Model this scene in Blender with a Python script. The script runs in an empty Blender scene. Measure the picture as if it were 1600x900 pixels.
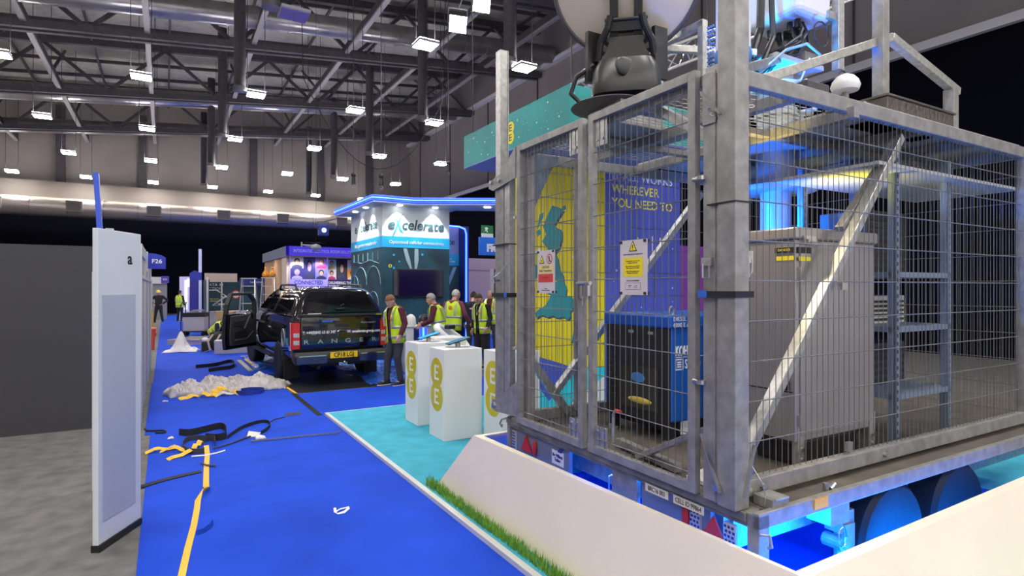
import bpy, bmesh, math, random
from mathutils import Vector, Matrix
# ---------------------------------------------------------------- camera, world, exposure
SC = bpy.context.scene
COL = SC.collection
R = math.radians
cam_d = bpy.data.cameras.new('camera')
cam = bpy.data.objects.new('camera', cam_d)
COL.objects.link(cam)
cam.location = (0, 0, 1.85)
cam.rotation_euler = (R(90), 0, R(-31))          # the hall runs 31 degrees to the left of the view
cam_d.sensor_width = 36
cam_d.lens = 902 / 1600 * 36
cam_d.clip_end = 300
cam_d.clip_start = .05
SC.camera = cam
SC.view_settings.view_transform = 'Standard'
SC.view_settings.look = 'None'
SC.view_settings.gamma = 1
SC.view_settings.use_curve_mapping = False
SC.view_settings.exposure = 0.2
SC.cycles.max_bounces = 6
SC.cycles.use_denoising = True
SC.cycles.sample_clamp_indirect = 4
w = bpy.data.worlds.new('world')
SC.world = w
w.use_nodes = True
w.node_tree.nodes['Background'].inputs['Color'].default_value = (1, .96, .9, 1)
w.node_tree.nodes['Background'].inputs['Strength'].default_value = 1.0
HIGHBAY = 132.0            # strength of the LED high-bay panels

# ---------------------------------------------------------------- materials
MATS = {}
def mat(key, col, rough=.5, metal=0, emit=None, es=0, noise=0, nscale=8, bump=0, bscale=60, alpha=1, trans=0, spec=None, coat=0):
    """noise = colour variation of the surface itself, bump = fine relief"""
    if key in MATS: return MATS[key]
    m = bpy.data.materials.new(key); m.use_nodes = True
    nt = m.node_tree; b = nt.nodes['Principled BSDF']
    b.inputs['Base Color'].default_value = (*col, 1)
    b.inputs['Roughness'].default_value = rough
    b.inputs['Metallic'].default_value = metal
    b.inputs['Alpha'].default_value = alpha
    b.inputs['Transmission Weight'].default_value = trans
    if spec is not None: b.inputs['Specular IOR Level'].default_value = spec
    if coat: b.inputs['Coat Weight'].default_value = coat; b.inputs['Coat Roughness'].default_value = .05
    if emit:
        b.inputs['Emission Color'].default_value = (*emit, 1)
        b.inputs['Emission Strength'].default_value = es
    tc = nt.nodes.new('ShaderNodeTexCoord')
    if noise:
        n = nt.nodes.new('ShaderNodeTexNoise'); n.inputs['Scale'].default_value = nscale; n.inputs['Detail'].default_value = 5
        r = nt.nodes.new('ShaderNodeValToRGB')
        r.color_ramp.elements[0].position = .3; r.color_ramp.elements[1].position = .7
        r.color_ramp.elements[0].color = (*[c * (1 - noise) for c in col], 1)
        r.color_ramp.elements[1].color = (*[min(1, c * (1 + noise)) for c in col], 1)
        nt.links.new(tc.outputs['Object'], n.inputs['Vector'])
        nt.links.new(n.outputs['Fac'], r.inputs['Fac']); nt.links.new(r.outputs['Color'], b.inputs['Base Color'])
    if bump:
        n2 = nt.nodes.new('ShaderNodeTexNoise'); n2.inputs['Scale'].default_value = bscale; n2.inputs['Detail'].default_value = 4
        bp = nt.nodes.new('ShaderNodeBump'); bp.inputs['Strength'].default_value = bump; bp.inputs['Distance'].default_value = .01
        nt.links.new(tc.outputs['Object'], n2.inputs['Vector'])
        nt.links.new(n2.outputs['Fac'], bp.inputs['Height']); nt.links.new(bp.outputs['Normal'], b.inputs['Normal'])
    MATS[key] = m
    return m
galv = mat('galvanised steel', (.31, .3, .285), .45, .45, noise=.22, nscale=14, bump=.05, bscale=90)
galv_l = mat('bright galvanised steel', (.5, .5, .48), .4, .8, noise=.2, nscale=25)
steel = mat('bright steel', (.6, .6, .6), .28, 1)
dark_steel = mat('dark painted steel', (.06, .056, .068), .6, .1, noise=.2, nscale=4)
roof_m = mat('roof deck', (.4, .38, .33), .8, noise=.15, nscale=3)
wall_m = mat('grey wall panel', (.25, .222, .215), .8, noise=.08, nscale=.6)
beige_m = mat('beige fascia', (.24, .205, .18), .7)
black_drape = mat('black drape', (.003, .003, .007), .95, spec=.05)
concrete = mat('concrete', (.13, .125, .12), .75, noise=.3, nscale=6)
blue_carpet = mat('blue carpet', (.009, .062, .56), .85, noise=.14, nscale=1.6, bump=.25, bscale=160, spec=.2)
teal_carpet = mat('teal carpet', (.07, .42, .56), .9, noise=.12, nscale=5, bump=.3, bscale=160, spec=.15)
white = mat('white laminate', (.78, .77, .76), .45)
cream = mat('cream painted board', (.95, .84, .65), .5, noise=.03, nscale=2)
white_gloss = mat('white plastic', (.8, .8, .8), .25)
offwhite = mat('off-white sheet', (.62, .6, .62), .6)
black = mat('black plastic', (.012, .012, .013), .45)
black_soft = mat('black webbing', (.012, .012, .016), .8, bump=.3, bscale=300)
rubber = mat('black rubber', (.008, .008, .009), .6, spec=.3, bump=.2, bscale=40)
alu = mat('aluminium', (.62, .62, .62), .35, .9)
duct_m = mat('spiral duct metal', (.3, .29, .3), .33, .8, noise=.15, nscale=2)
navy = mat('navy panel', (.012, .03, .22), .5)
royal = mat('royal blue sign', (.015, .03, .42), .45)
yellow_m = mat('yellow print', (.78, .62, .0), .45)
ee_yellow = mat('olive yellow disc', (.58, .47, .0), .5)
teal_print = mat('teal print', (.0, .25, .3), .45)
aqua_print = mat('aqua print', (.02, .6, .72), .45)
blue_print = mat('blue violet print', (.055, .085, .52), .4)
ink = mat('black ink', (.01, .01, .01), .6)
dark_ink = mat('dark teal ink', (.02, .06, .08), .6)
red_m = mat('red plastic', (.5, .02, .02), .4)
gold_tape = mat('yellow tape', (.85, .48, .03), .6)
skin = mat('skin', (.62, .33, .24), .55)
glass_dark = mat('dark tinted glass', (.004, .004, .006), .06, spec=.6)
led_blue = mat('blue LED strip', (.1, .2, 1), .4, emit=(.004, .03, 1), es=3)
led_core = mat('bright blue LED line', (.5, .7, 1), .4, emit=(.06, .24, 1), es=2.6)
lamp_white = mat('LED panel', (1, 1, 1), .4, emit=(1, .96, .93), es=HIGHBAY)

# ---------------------------------------------------------------- mesh helpers
class MB:
    def __init__(s): s.bm = bmesh.new()
    def _face(s, vs):
        try: return s.bm.faces.new(vs)
        except ValueError: return None
    def bx(s, x0, x1, y0, y1, z0, z1):
        v = [s.bm.verts.new(p) for p in ((x0,y0,z0),(x1,y0,z0),(x1,y1,z0),(x0,y1,z0),(x0,y0,z1),(x1,y0,z1),(x1,y1,z1),(x0,y1,z1))]
        for f in ((3,2,1,0),(4,5,6,7),(0,1,5,4),(1,2,6,5),(2,3,7,6),(3,0,4,7)): s._face([v[i] for i in f])
        return s
    def bar(s, p0, p1, w, h, up=(0,0,1)):
        p0, p1 = Vector(p0), Vector(p1); d = (p1-p0).normalized(); up = Vector(up)
        if abs(d.dot(up)) > .99: up = Vector((1,0,0))
        a = d.cross(up).normalized(); b = a.cross(d)
        q = [(-.5,-.5),(.5,-.5),(.5,.5),(-.5,.5)]
        v0 = [s.bm.verts.new(p0+a*w*i+b*h*j) for i,j in q]; v1 = [s.bm.verts.new(p1+a*w*i+b*h*j) for i,j in q]
        s._face(v0[::-1]); s._face(v1)
        for i in range(4): s._face([v0[i], v0[(i+1)%4], v1[(i+1)%4], v1[i]])
        return s
    def tube(s, p0, p1, r, r1=None, seg=10, caps=True):
        return s.path([p0, p1], [r, r if r1 is None else r1], seg, caps)
    def path(s, pts, r, seg=8, caps=True, closed=False):
        pts = [Vector(p) for p in pts]; n = len(pts)
        rs = r if isinstance(r, (list, tuple)) else [r]*n
        rings = []; nrm = None
        for i, p in enumerate(pts):
            if closed: t = pts[(i+1)%n]-pts[i-1]
            else: t = pts[min(i+1,n-1)]-pts[max(i-1,0)]
            t.normalize()
            if nrm is None:
                nrm = t.orthogonal().normalized()
            else:
                nrm = (nrm - t*nrm.dot(t))
                nrm = nrm.normalized() if nrm.length > 1e-6 else t.orthogonal().normalized()
            b = t.cross(nrm)
            rings.append([s.bm.verts.new(p+(nrm*math.cos(k*2*math.pi/seg)+b*math.sin(k*2*math.pi/seg))*rs[i]) for k in range(seg)])
        m = n if closed else n-1
        for i in range(m):
            A, B = rings[i], rings[(i+1)%n]
            for k in range(seg): s._face([A[k], A[(k+1)%seg], B[(k+1)%seg], B[k]])
        if caps and not closed:
            s._face(rings[0][::-1]); s._face(rings[-1])
        return s
    def loft(s, rings, closed=True, caps=True):
        vs = [[s.bm.verts.new(p) for p in r] for r in rings]; n = len(vs[0])
        for A, B in zip(vs, vs[1:]):
            for k in range(n if closed else n-1): s._face([A[k], A[(k+1)%n], B[(k+1)%n], B[k]])
        if caps and closed:
            s._face(vs[0][::-1]); s._face(vs[-1])
        return s
    def ribbon(s, pts, wv, th=.002):
        """flat strap: centre line pts, width vectors wv (one or a list), thickness th"""
        pts = [Vector(p) for p in pts]; n = len(pts)
        ws = [Vector(x) for x in wv] if isinstance(wv, list) else [Vector(wv)]*n
        rings = []
        for i, p in enumerate(pts):
            t = (pts[min(i+1,n-1)]-pts[max(i-1,0)]).normalized()
            nn = t.cross(ws[i]).normalized()*th*.5
            rings.append([p-ws[i]*.5-nn, p+ws[i]*.5-nn, p+ws[i]*.5+nn, p-ws[i]*.5+nn])
        return s.loft(rings)
    def lathe(s, prof, c=(0,0,0), seg=24, axis='z', M=None):
        c = Vector(c); rings = []
        for r, z in prof:
            ring = []
            for k in range(seg):
                a = 2*math.pi*k/seg; p = Vector((r*math.cos(a), r*math.sin(a), z))
                if axis == 'x': p = Vector((p.z, p.x, p.y))
                elif axis == 'y': p = Vector((p.y, p.z, p.x))
                if M is not None: p = M @ p
                ring.append(c+p)
            rings.append(ring)
        return s.loft(rings)
    def prism(s, poly, o, ax, ay, depth):
        """2D polygon on axes ax, ay from o, extruded along depth"""
        o, ax, ay, dv = Vector(o), Vector(ax), Vector(ay), Vector(depth)
        a = [s.bm.verts.new(o+ax*x+ay*y) for x,y in poly]; b = [s.bm.verts.new(v.co+dv) for v in a]
        n = len(a)
        s._face(a[::-1]); s._face(b)
        for i in range(n): s._face([a[i], a[(i+1)%n], b[(i+1)%n], b[i]])
        return s
    def ell(s, c, rad, seg=16, rings=10, M=None):
        c = Vector(c); rr = Vector(rad) if not isinstance(rad,(int,float)) else Vector((rad,)*3)
        L = []
        for i in range(rings+1):
            t = math.pi*i/rings; z = -math.cos(t); q = max(math.sin(t), .02)
            ring = []
            for k in range(seg):
                a = 2*math.pi*k/seg; p = Vector((rr.x*q*math.cos(a), rr.y*q*math.sin(a), rr.z*z))
                if M is not None: p = M @ p
                ring.append(c+p)
            L.append(ring)
        return s.loft(L)
    def quad(s, a, b, c, d):
        s._face([s.bm.verts.new(p) for p in (a,b,c,d)]); return s
    def build(s, name, m, parent=None, smooth=False, bevel=0, loc=None, seg=2):
        bmesh.ops.recalc_face_normals(s.bm, faces=s.bm.faces)
        me = bpy.data.meshes.new(name); s.bm.to_mesh(me); s.bm.free()
        if m: me.materials.append(m)
        if smooth:
            for p in me.polygons: p.use_smooth = True
        o = bpy.data.objects.new(name, me); COL.objects.link(o)
        if smooth:
            try: me.set_sharp_from_angle(angle=R(40))
            except Exception: pass
        if bevel:
            b = o.modifiers.new('bevel', 'BEVEL'); b.width = bevel; b.segments = seg; b.limit_method = 'ANGLE'
        if parent: o.parent = parent
        if loc: o.location = loc
        return o
def tag(o, label=None, cat=None, group=None, kind=None):
    if label: o['label'] = label
    if cat: o['category'] = cat
    if group: o['group'] = group
    if kind: o['kind'] = kind
    return o
def thing(name, label, cat, loc=(0,0,0), rz=0, group=None, tilt=(0,0)):
    o = bpy.data.objects.new(name, None); COL.objects.link(o); o.empty_display_size = .1
    o.location = loc; o.rotation_euler = (tilt[0], tilt[1], rz)
    return tag(o, label, cat, group)
def struct(name, mb, m, **k):
    return tag(mb.build(name, m, **k), kind='structure')
def kids(o): return [c for c in COL.objects if c.parent == o]
def dup(o, label=None, loc=None, rz=None, parent=None):
    c = o.copy(); COL.objects.link(c)
    if parent: c.parent = parent
    if label: c['label'] = label
    if loc is not None: c.location = loc
    if rz is not None: c.rotation_euler[2] = rz
    for ch in kids(o): dup(ch, parent=c)
    return c
def frame(x, z):
    """matrix whose local x runs along x and whose local z is the outward normal z"""
    x = Vector(x).normalized(); z = Vector(z).normalized(); y = z.cross(x)
    return Matrix((x, y, z)).transposed()
def text(name, body, size, m, loc, x=(1,0,0), n=(0,-1,0), parent=None, align='CENTER', ext=.0015, sx=1, bold=0, spacing=1, shear=0, ls=1):
    cu = bpy.data.curves.new(name, 'FONT'); cu.body = body; cu.size = size; cu.align_x = align; cu.align_y = 'CENTER'
    cu.extrude = ext; cu.offset = bold; cu.space_character = spacing; cu.shear = shear; cu.resolution_u = 3; cu.space_line = ls
    t = bpy.data.objects.new(name, cu)
    me = bpy.data.meshes.new_from_object(t)
    bpy.data.objects.remove(t)
    M = frame(x, n)
    for v in me.vertices: v.co = M @ Vector((v.co.x*sx, v.co.y, v.co.z)) + Vector(loc)
    me.materials.append(m)
    o = bpy.data.objects.new(name, me); COL.objects.link(o)
    if parent: o.parent = parent
    return o
def flat(name, poly, m, o, x, n, parent=None, th=.002):
    """a printed shape of thickness th lying on a face: polygon poly in the face's own axes"""
    M = frame(x, n)
    return MB().prism(poly, Vector(o), M @ Vector((1,0,0)), M @ Vector((0,1,0)), Vector(n).normalized()*th).build(name, m, parent)
def circ(cx, cy, r, n=24, ry=None): return [(cx+r*math.cos(2*math.pi*i/n), cy+(ry or r)*math.sin(2*math.pi*i/n)) for i in range(n)]
def rect(x0, y0, x1, y1): return [(x0,y0),(x1,y0),(x1,y1),(x0,y1)]
# ================================================================ THE HALL (x across, y along the hall, z up)
BW, RW = 48.5, 18.6                                    # back wall y, right wall x
def zch(u): return 12.15 + .106*u                     # bottom chords of the pitched roof
struct('floor', MB().bx(-14, RW, -8, BW, -.1, 0), concrete)
cp = MB()
for x0, x1, y0, y1 in ((-.16, 5.2, -6, 8.57),):
    cp.bx(x0, x1, y0, y1, .0, .006)
struct('trim_1', cp, blue_carpet)
struct('trim_2', MB().bx(-.22, 1.9, 8.57, 13.2, 0, .006).bx(-.2, 14, 13.2, 46, 0, .006).bx(1.9, 14, 8.57, 10.55, 0, .006), blue_carpet)
struct('trim_8', MB().bx(1.88,1.96,8.58,10.6,.0,.009), rubber)  # dark strip standing in for the gap and shade at the carpet edge
struct('wall_back', MB().bx(-14, RW, BW, BW+.3, 7.5, 19), wall_m)
struct('wall_far', MB().bx(-14, RW, BW, BW+.3, 0, 7.5), black_drape)
struct('wall_right', MB().bx(RW, RW+.3, -8, BW, 8.85, 19), wall_m)
struct('wall_side', MB().bx(RW, RW+.3, -8, BW, 0, 8.6), black_drape)
struct('wall_left', MB().bx(-14.3, -14, -8, BW, 0, 19), wall_m)
struct('ceiling', MB().prism([(-14, zch(-14)+2.9), (RW, zch(RW)+2.9), (RW, zch(RW)+3.1), (-14, zch(-14)+3.1)], (0,-8,0), (1,0,0), (0,0,1), (0, BW+8, 0)), roof_m)
struct('trim_3', MB().bx(-14, RW, BW-.5, BW, 7.55, 8.85), beige_m)                      # beige fascia on the back wall
struct('trim_4', MB().bx(RW-.18, RW, -8, BW, 8.6, 8.85), offwhite)                      # pale edge along the right wall
struct('trim_5', MB().bx(RW-.35, RW, -8, BW, 14.3, 14.5), offwhite)                     # ledge on the right wall
wc = MB()
for y in range(-2, 48, 6): wc.bx(RW-.06, RW, y, y+.06, 8.85, 14.3)
struct('trim_6', wc, dark_steel)
wc = MB()
for x in (-12, -6.2, -1.6, 2.2+3.4, 10.6, 14.6): wc.bx(x, x+.5, BW-.3, BW, 8.85, 14)
struct('trim_7', wc, dark_steel)
# roof steel: one truss per bay, longitudinal beams
TY_ = [-4.5, 3.7, 11.7, 19.8, 27.9, 36.4, 44.3]
for i, y in enumerate(TY_):
    t = MB()
    for dy in (-.22, .22): t.bar((-13.9, y+dy, zch(-13.9)), (RW, y+dy, zch(RW)), .2, .28)
    t.bar((-13.9, y, zch(-13.9)+2.6), (RW, y, zch(RW)+2.6), .3, .35)
    xs = [-13 + 5.2*k for k in range(7)]
    for k, x in enumerate(xs[:-1]):
        z0, z1 = zch(x)+.1, zch(x+1.55)+2.5
        t.bar((x, y, z0), (x+2.6, y, zch(x+2.6)+2.5), .12, .16); t.bar((x+2.6, y, zch(x+2.6)+2.5), (x+5.2, y, zch(x+5.2)+.1), .12, .16)
    for x in xs: t.bx(x-.22, x+.22, y-.35, y+.35, zch(x)-.05, zch(x)+.2)
    struct('trim_%d' % (10+i), t, dark_steel)
for i, x in enumerate((-8.2, -4.5, -.62, 3.35, 7.4, 11.25, 14.9)):
    t = MB()
    t.bx(x-.06, x+.06, -8, BW, zch(x)+.14, zch(x)+.5)
    for y in range(-6, 44, 8): t.bar((x, y, zch(x)+.3), (x, y+4, zch(x)+2.6), .1, .1)
    struct('trim_%d' % (20+i), t, dark_steel)
    struct('trim_%d' % (30+i), MB().bx(x-.1, x+.1, -8, BW, zch(x)+.05, zch(x)+.14), alu if False else mat('light grey tray', (.3,.29,.3), .5, .3))
t = MB()
for y in [-6 + 2.7*k for k in range(20)]: t.bar((-13.9, y, zch(-13.9)+2.82), (RW, y, zch(RW)+2.82), .12, .18)
struct('trim_40', t, dark_steel)
t = MB()
for k in range(9):
    x = -10+3.4*k; t.bar((x, -6, zch(x)+2.7), (x, BW, zch(x)+2.7), .1, .14)
struct('trim_41', t, dark_steel)
# spiral ducts across the hall
def duct(y, dz, r, label):
    o = thing('ventilation_duct', label, 'duct', (0, y, 0))
    a, b = Vector((-13.9, 0, zch(-13.9)+dz)), Vector((RW-.3, 0, zch(RW-.3)+dz))
    MB().tube(a, b, r, seg=24).build('duct_pipe', duct_m, o, smooth=True)
    s = MB(); L = (b-a).length; d = (b-a).normalized()
    for k in range(int(L/1.2)): s.tube(a+d*(1.2*k+.5), a+d*(1.2*k+.56), r+.025, seg=24)
    s.build('duct_seam', duct_m, o, smooth=True)
duct(26.2, .65, .45, 'thick silver ventilation duct high under the roof, nearest of the three roof ducts')
duct(38.6, .55, .45, 'silver roof duct behind the second truss, middle of the three roof ducts')
duct(45.9, .5, .45, 'silver roof duct right in front of the grey back wall')
o = thing('ventilation_duct', 'long pale duct with square grilles below the beige fascia of the back wall', 'duct', (0, 46.9, 7.05))
MB().tube((-13.9,0,0), (RW-.5,0,0), .62, seg=28).build('duct_pipe', mat('pale duct', (.42,.37,.36), .38, .7), o, smooth=True)
s = MB()
for k in range(17): s.tube((-13+1.9*k,0,0), (-12.94+1.9*k,0,0), .645, seg=28)
s.build('duct_seam', duct_m, o, smooth=True)
for x in (-9, -5.0, -.65, 3.6, 7.6, 12):
    g = MB().bx(x-.42, x+.42, -.85, -.4, -.32, .38).build('grille_box', beige_m, o)
    b = MB().bx(x-.36, x+.36, -.865, -.85, -.26, .32)
    f = b.build('grille', mat('grille grey', (.14,.13,.13), .7), g)
# LED wash along the top of that duct: the row of small uplights behind it
for x in (-6, -1, 4, 9):
    l = bpy.data.lights.new('uplight', 'AREA'); l.shape = 'RECTANGLE'; l.size = 4.5; l.size_y = .1; l.energy = 22; l.color = (1, .8, .5)
    lo = bpy.data.objects.new('uplight', l); COL.objects.link(lo); lo.location = (x, 46.6, 7.88); lo.rotation_euler = (R(-10), 0, 0)
# LED high-bay lamps, one object each
hb = thing('high_bay_lamp', '', 'ceiling lamp', (0,0,9), group='square LED lamps hanging in rows from the hall roof')
MB().bx(-.31, .31, -.31, .31, .02, .1).build('lamp_housing', mat('lamp housing', (.5,.5,.55), .5), hb, bevel=.01)
for dx in (-.15, .15): MB().bx(dx-.135, dx+.135, -.28, .28, -.0, .018).build('led_panel', lamp_white, hb)
MB().bx(-.3,.3,-.3,.3,.101,.11).build('added_fill_panel', mat('added fill panel', (1,1,1), .4, emit=(1,.95,.93), es=45), hb)  # upward glow added on the lamp tops to fill roof and walls
c = MB()
for dx in (-.3, .3): c.tube((dx,0,.1), (dx,0,3.4), .012, seg=6)
c.build('suspension_wire', dark_steel, hb)
US = (-.7, 2.9, 6.6, 10.05, 13.7, -4.4, -8.1); VS = (-7, .6, 8.3, 15.95, 23.3, 30.8, 38.5, 46.4)
un = ['over the left aisle edge', 'over the black pick-up', 'over the white tower', 'right of the white tower', 'nearest the right wall', 'inner', 'outer']; vn = {15.95:'nearest', 23.3:'second', 30.8:'third', 38.5:'fourth', 46.4:'farthest'}
def hang(o, u):
    for ch in kids(o):
        if ch.name.startswith('suspension_wire'): ch.scale[2] = (zch(u)+2.85-9)/3.4
first = True
for i, u in enumerate(US):
    for v in VS:
        if u > 13 and v < 30 : continue
        if abs(u-2.9) < .1 and v == 15.95:
            continue
        if v in vn: lab = 'square LED roof lamp in the row %s, %s along that row' % (un[i], vn[v])
        else: lab = 'square LED roof lamp in the row %s, outside the view' % un[i]
        if i > 4: lab = 'square LED roof lamp, %s row left of the aisle, %s along that row' % (un[i], vn.get(v, 'out of sight'))
        if first: L_ = hb; hb['label'] = lab; hb.location = (u, v, 9); first = False
        else: L_ = dup(hb, lab, (u, v, 9))
        hang(L_, u)
of = thing('high_bay_lamp', 'unlit square roof lamp with a violet tinge beside a hanging duct at the top', 'ceiling lamp', (2.9, 15.95, 9), group='square LED lamps hanging in rows from the hall roof')
MB().bx(-.36, .36, -.36, .36, .02, .1).build('lamp_housing', offwhite, of, bevel=.01)
for dx in (-.18, .18): MB().bx(dx-.16, dx+.16, -.33, .33, 0, .018).build('led_panel', mat('diffuser in violet light', (.5,.4,.75), .5), of)  # violet light falling on the unlit panel is put into its colour
c = MB()
for dx in (-.3, .3): c.tube((dx,0,.1), (dx,0,3.4), .012, seg=6)
c.build('suspension_wire', dark_steel, of); hang(of, 2.9)
# hanging air drops beside the lamps
ad = thing('air_drop_duct', '', 'duct', (0,0,9), group='dark vertical air ducts hanging from the roof')
MB().tube((0,0,.15), (0,0,5.2), .2, seg=20).build('drop_pipe', dark_steel, ad, smooth=True)
MB().lathe([(.205,.02),(.24,.02),(.24,.16),(.205,.2)], seg=20).build('diffuser_ring', duct_m, ad, smooth=True)
f = MB()
for k in range(10): a = k*math.pi/5; f.bar((.03*math.cos(a),.03*math.sin(a),.06), (.2*math.cos(a),.2*math.sin(a),.06), .05, .01)
f.tube((0,0,.04), (0,0,.1), .05)
f.build('swirl_vanes', mat('violet white vanes', (.6,.5,.75), .5), ad)
first = True
vn2 = dict(vn)
for u, nm in ((2.35, 'left'), (9.5, 'right')):
    for v in (15.95, 23.3, 30.8, 38.5, 46.2):
        lab = 'dark vertical air duct of the %s hanging row, %s along that row' % (nm, vn2.get(v, 'farthest'))
        if first: ad['label'] = lab; ad.location = (u, v, 9.05); first = False
        else: dup(ad, lab, (u, v, 9.05))
# two flood lights on a bar
def flood(loc, label, rz):
    o = thing('flood_light', label, 'flood light', loc, rz, tilt=(R(20), 0))
    MB().bx(-.19, .19, -.03, .1, -.17, .17).build('housing', black, o, bevel=.015)
    MB().bx(-.175, .175, -.045, -.03, -.155, .155).build('lens', mat('flood LED', (1,1,1), .4, emit=(.92,1,1), es=140), o)
    MB().path([(-.2,.03,0), (-.2,.05,.3), (.2,.05,.3), (.2,.03,0)], .015, 6).build('yoke', dark_steel, o)
    MB().path([(0,.05,.3), (.1,.1,.55), (.02,.1,.8), (.1,.1,1.1)], .012, 6).build('cable', dark_steel, o)
flood((5.21,10.87,7.33), 'bright flood light hanging under the roof, lower of the two', R(-12))
flood((5.63,10.61,7.75), 'bright flood light hanging under the roof, upper one cut by the picture top', R(-12))
# ================================================================ TRAILER AND CAGE (own frame: x along the deck, y along the tail, z up)
TO, TRZ = Vector((2.337, 1.850, 0)), R(-1.4)
MT = Matrix.Translation(TO) @ Matrix.Rotation(TRZ, 4, 'Z')
class Rig:
    """a thing standing on the trailer; its parts are drawn in the trailer's own frame"""
    def __init__(s, name, label, cat, base, group=None):
        s.b = Vector(base); s.o = thing(name, label, cat, MT @ s.b, TRZ, group)
    def add(s, mb, name, m, parent=None, **k):
        p = parent or s.o
        o = mb.build(name, m, p, **k)
        if p is s.o: o.location = -s.b
        return o
    def txt(s, name, body, size, m, loc, parent=None, **k):
        p = parent or s.o
        o = text(name, body, size, m, loc, parent=p, **k)
        if p is s.o: o.location = -s.b
        return o
    def flat(s, name, poly, m, o, x, n, parent=None, th=.002):
        p = parent or s.o
        q = flat(name, poly, m, o, x, n, p, th)
        if p is s.o: q.location = -s.b
        return q
NX, NY = (-1,0,0), (0,-1,0)           # outward normals of the tail face and of the near side
YD = (0,-1,0)                          # reading direction on the tail face
# ---- flatbed trailer
t = Rig('flatbed_trailer', 'galvanised flatbed trailer carrying the mesh cage, lit blue underneath', 'trailer', (1.5, 1, .03))
deck_m = mat('plywood deck', (.10,.085,.07), .7, noise=.3, nscale=7)
t.add(MB().bx(.1, 4.6, -.13, 2.17, .775, .80), 'deck', deck_m)
t.add(MB().bx(.0, 4.6, -.165, -.13, .735, .81).bx(.0, 4.6, 2.17, 2.2, .735, .81), 'side_rail', galv, bevel=.004)
t.add(MB().bx(.0, .1, -.1, 2.2, .73, .80).bx(-.015, .0, -.1, 2.2, .755, .80), 'tail_channel', mat('grimy steel', (.2,.2,.17), .6, .5, noise=.35, nscale=9), bevel=.006)
for a_, b_ in ((.15,.66),(1.39,2.17)): t.add(MB().bx(.04, .07, a_, b_, .5, .73), 'light_board', mat('blue grey board', (.2,.23,.3), .5, .3), bevel=.003)
t.add(MB().bx(.03, .06, .69, .92, .56, .73), 'plate_bracket', galv, bevel=.003)
t.add(MB().path([(.02,.9,.69),(-.0,.91,.68),(-.0,.91,.6),(.02,.9,.59)], .006, 6), 'grab_handle', steel)
for y in (.18, 1.95):
    f = t.add(MB().prism([(-.075,0),(.075,0),(.0,.125)], (.035,y-.06 if y<1 else y,.58), (0,1,0), (0,0,1), (-.012,0,0)), 'reflector_triangle', red_m)
t.o['label'] = t.o['label']
for y in (.31, 1.83): t.add(MB().ell((.03,y,.63), (.015,.025,.06)), 'tail_lamp', red_m, smooth=True)
chk = mat('silver chequer tape', (.6,.6,.62), .3, .4)
for y in (.24, .02, 2.15):
    p = t.add(MB().bx(.025,.04,y-.035,y+.035,.55,.70), 'reflector_plate', chk)
    q = MB()
    for i in range(3):
        for j in range(6): q.bx(.022,.026,y-.03+i*.022+(j%2)*.006,y-.018+i*.022+(j%2)*.006,.56+j*.023,.572+j*.023)
    q.build('reflector_spots', navy, p)
for a,b,s in ((.388,.566,'BRC16 003'), (.142,.35,'CELL ID 99864')):
    p = t.flat('number_label', rect(-(b-a)/2,-.022,(b-a)/2,.022), mat('label cream', (.62,.58,.48), .6), (-.016,(a+b)/2,.725), YD, NX)
    t.txt('label_writing', s, .036, ink, (-.0195,(a+b)/2,.725), p, x=YD, n=NX, sx=.8, ext=.0005)
p = t.flat('maker_sticker', rect(-.075,-.05,.075,.05), white, (.039,1.53,.63), YD, NX)
MB().prism([(.0,0),(.05,.0),(.08,.035),(.03,.03)], (.036,1.53,.675), YD, (0,0,1), (-.002,0,0)).build('sticker_tab', navy, p)
text('sticker_writing', 'Ifor Williams\nTrailers', .033, navy, (.0355,1.53,.63), YD, NX, p, ext=.0005, sx=.75, bold=.001, ls=.95)
t.add(MB().path([(.02,2.22,.79),(.0,2.3,.76),(.0,2.33,.72),(.0,2.3,.70),(.0,2.29,.72)], .008, 6), 'rope_hook', galv)
t.add(MB().bx(.0,.06,2.17,2.21,.45,.80), 'corner_post', galv, bevel=.004)
t.add(MB().bx(.0,.075,-.165,-.10,.3,.80), 'corner_post', galv, bevel=.004)
t.add(MB().path([(.0,-.17,.72),(.03,-.2,.72),(.03,-.21,.67),(.03,-.19,.66)], .007, 6), 'rope_hook', galv)
t.add(MB().bx(.12,.24,-.15,-.04,.80,.85).bx(.13,.23,-.16,-.05,.845,.853), 'stake_pocket', galv, bevel=.006)
ch = MB()
for y in (.12, 1.9): ch.bx(.1, 4.5, y, y+.06, .5, .74)
for x in (.15, .9, 1.7, 2.5, 3.4): ch.bx(x, x+.06, .1, 1.95, .56, .66)
t.add(ch, 'chassis', galv_l)
ax = MB()
for x in (1.29, 2.07): ax.tube((x,.2,.38),(x,1.9,.38),.04)
t.add(ax, 'axle', galv)
for x in (1.29, 2.07):
    for y in (.0, 2.02):
        tyre = MB().lathe([(.17,-.09),(.25,-.1),(.31,-.095),(.335,-.07),(.34,0),(.335,.07),(.31,.095),(.25,.1),(.17,.09)], (x,y,.385), 36, 'y')
        wh = t.add(tyre, 'wheel', rubber, smooth=True)
        s = -1 if y < 1 else 1
        MB().lathe([(.0,s*.03),(.05,s*.05),(.07,s*.035),(.12,s*.03),(.17,s*.07),(.185,s*.09),(.185,-s*.09),(.0,-s*.09)], (x,y,.385), 28, 'y').build('wheel_rim', galv_l, wh, smooth=True)
        b = MB()
        for k in range(5): b.tube((x+.09*math.cos(k*1.257),y+s*.03,.385+.09*math.sin(k*1.257)),(x+.09*math.cos(k*1.257),y+s*.06,.385+.09*math.sin(k*1.257)),.012)
        b.build('wheel_nut', steel, wh)
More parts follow.
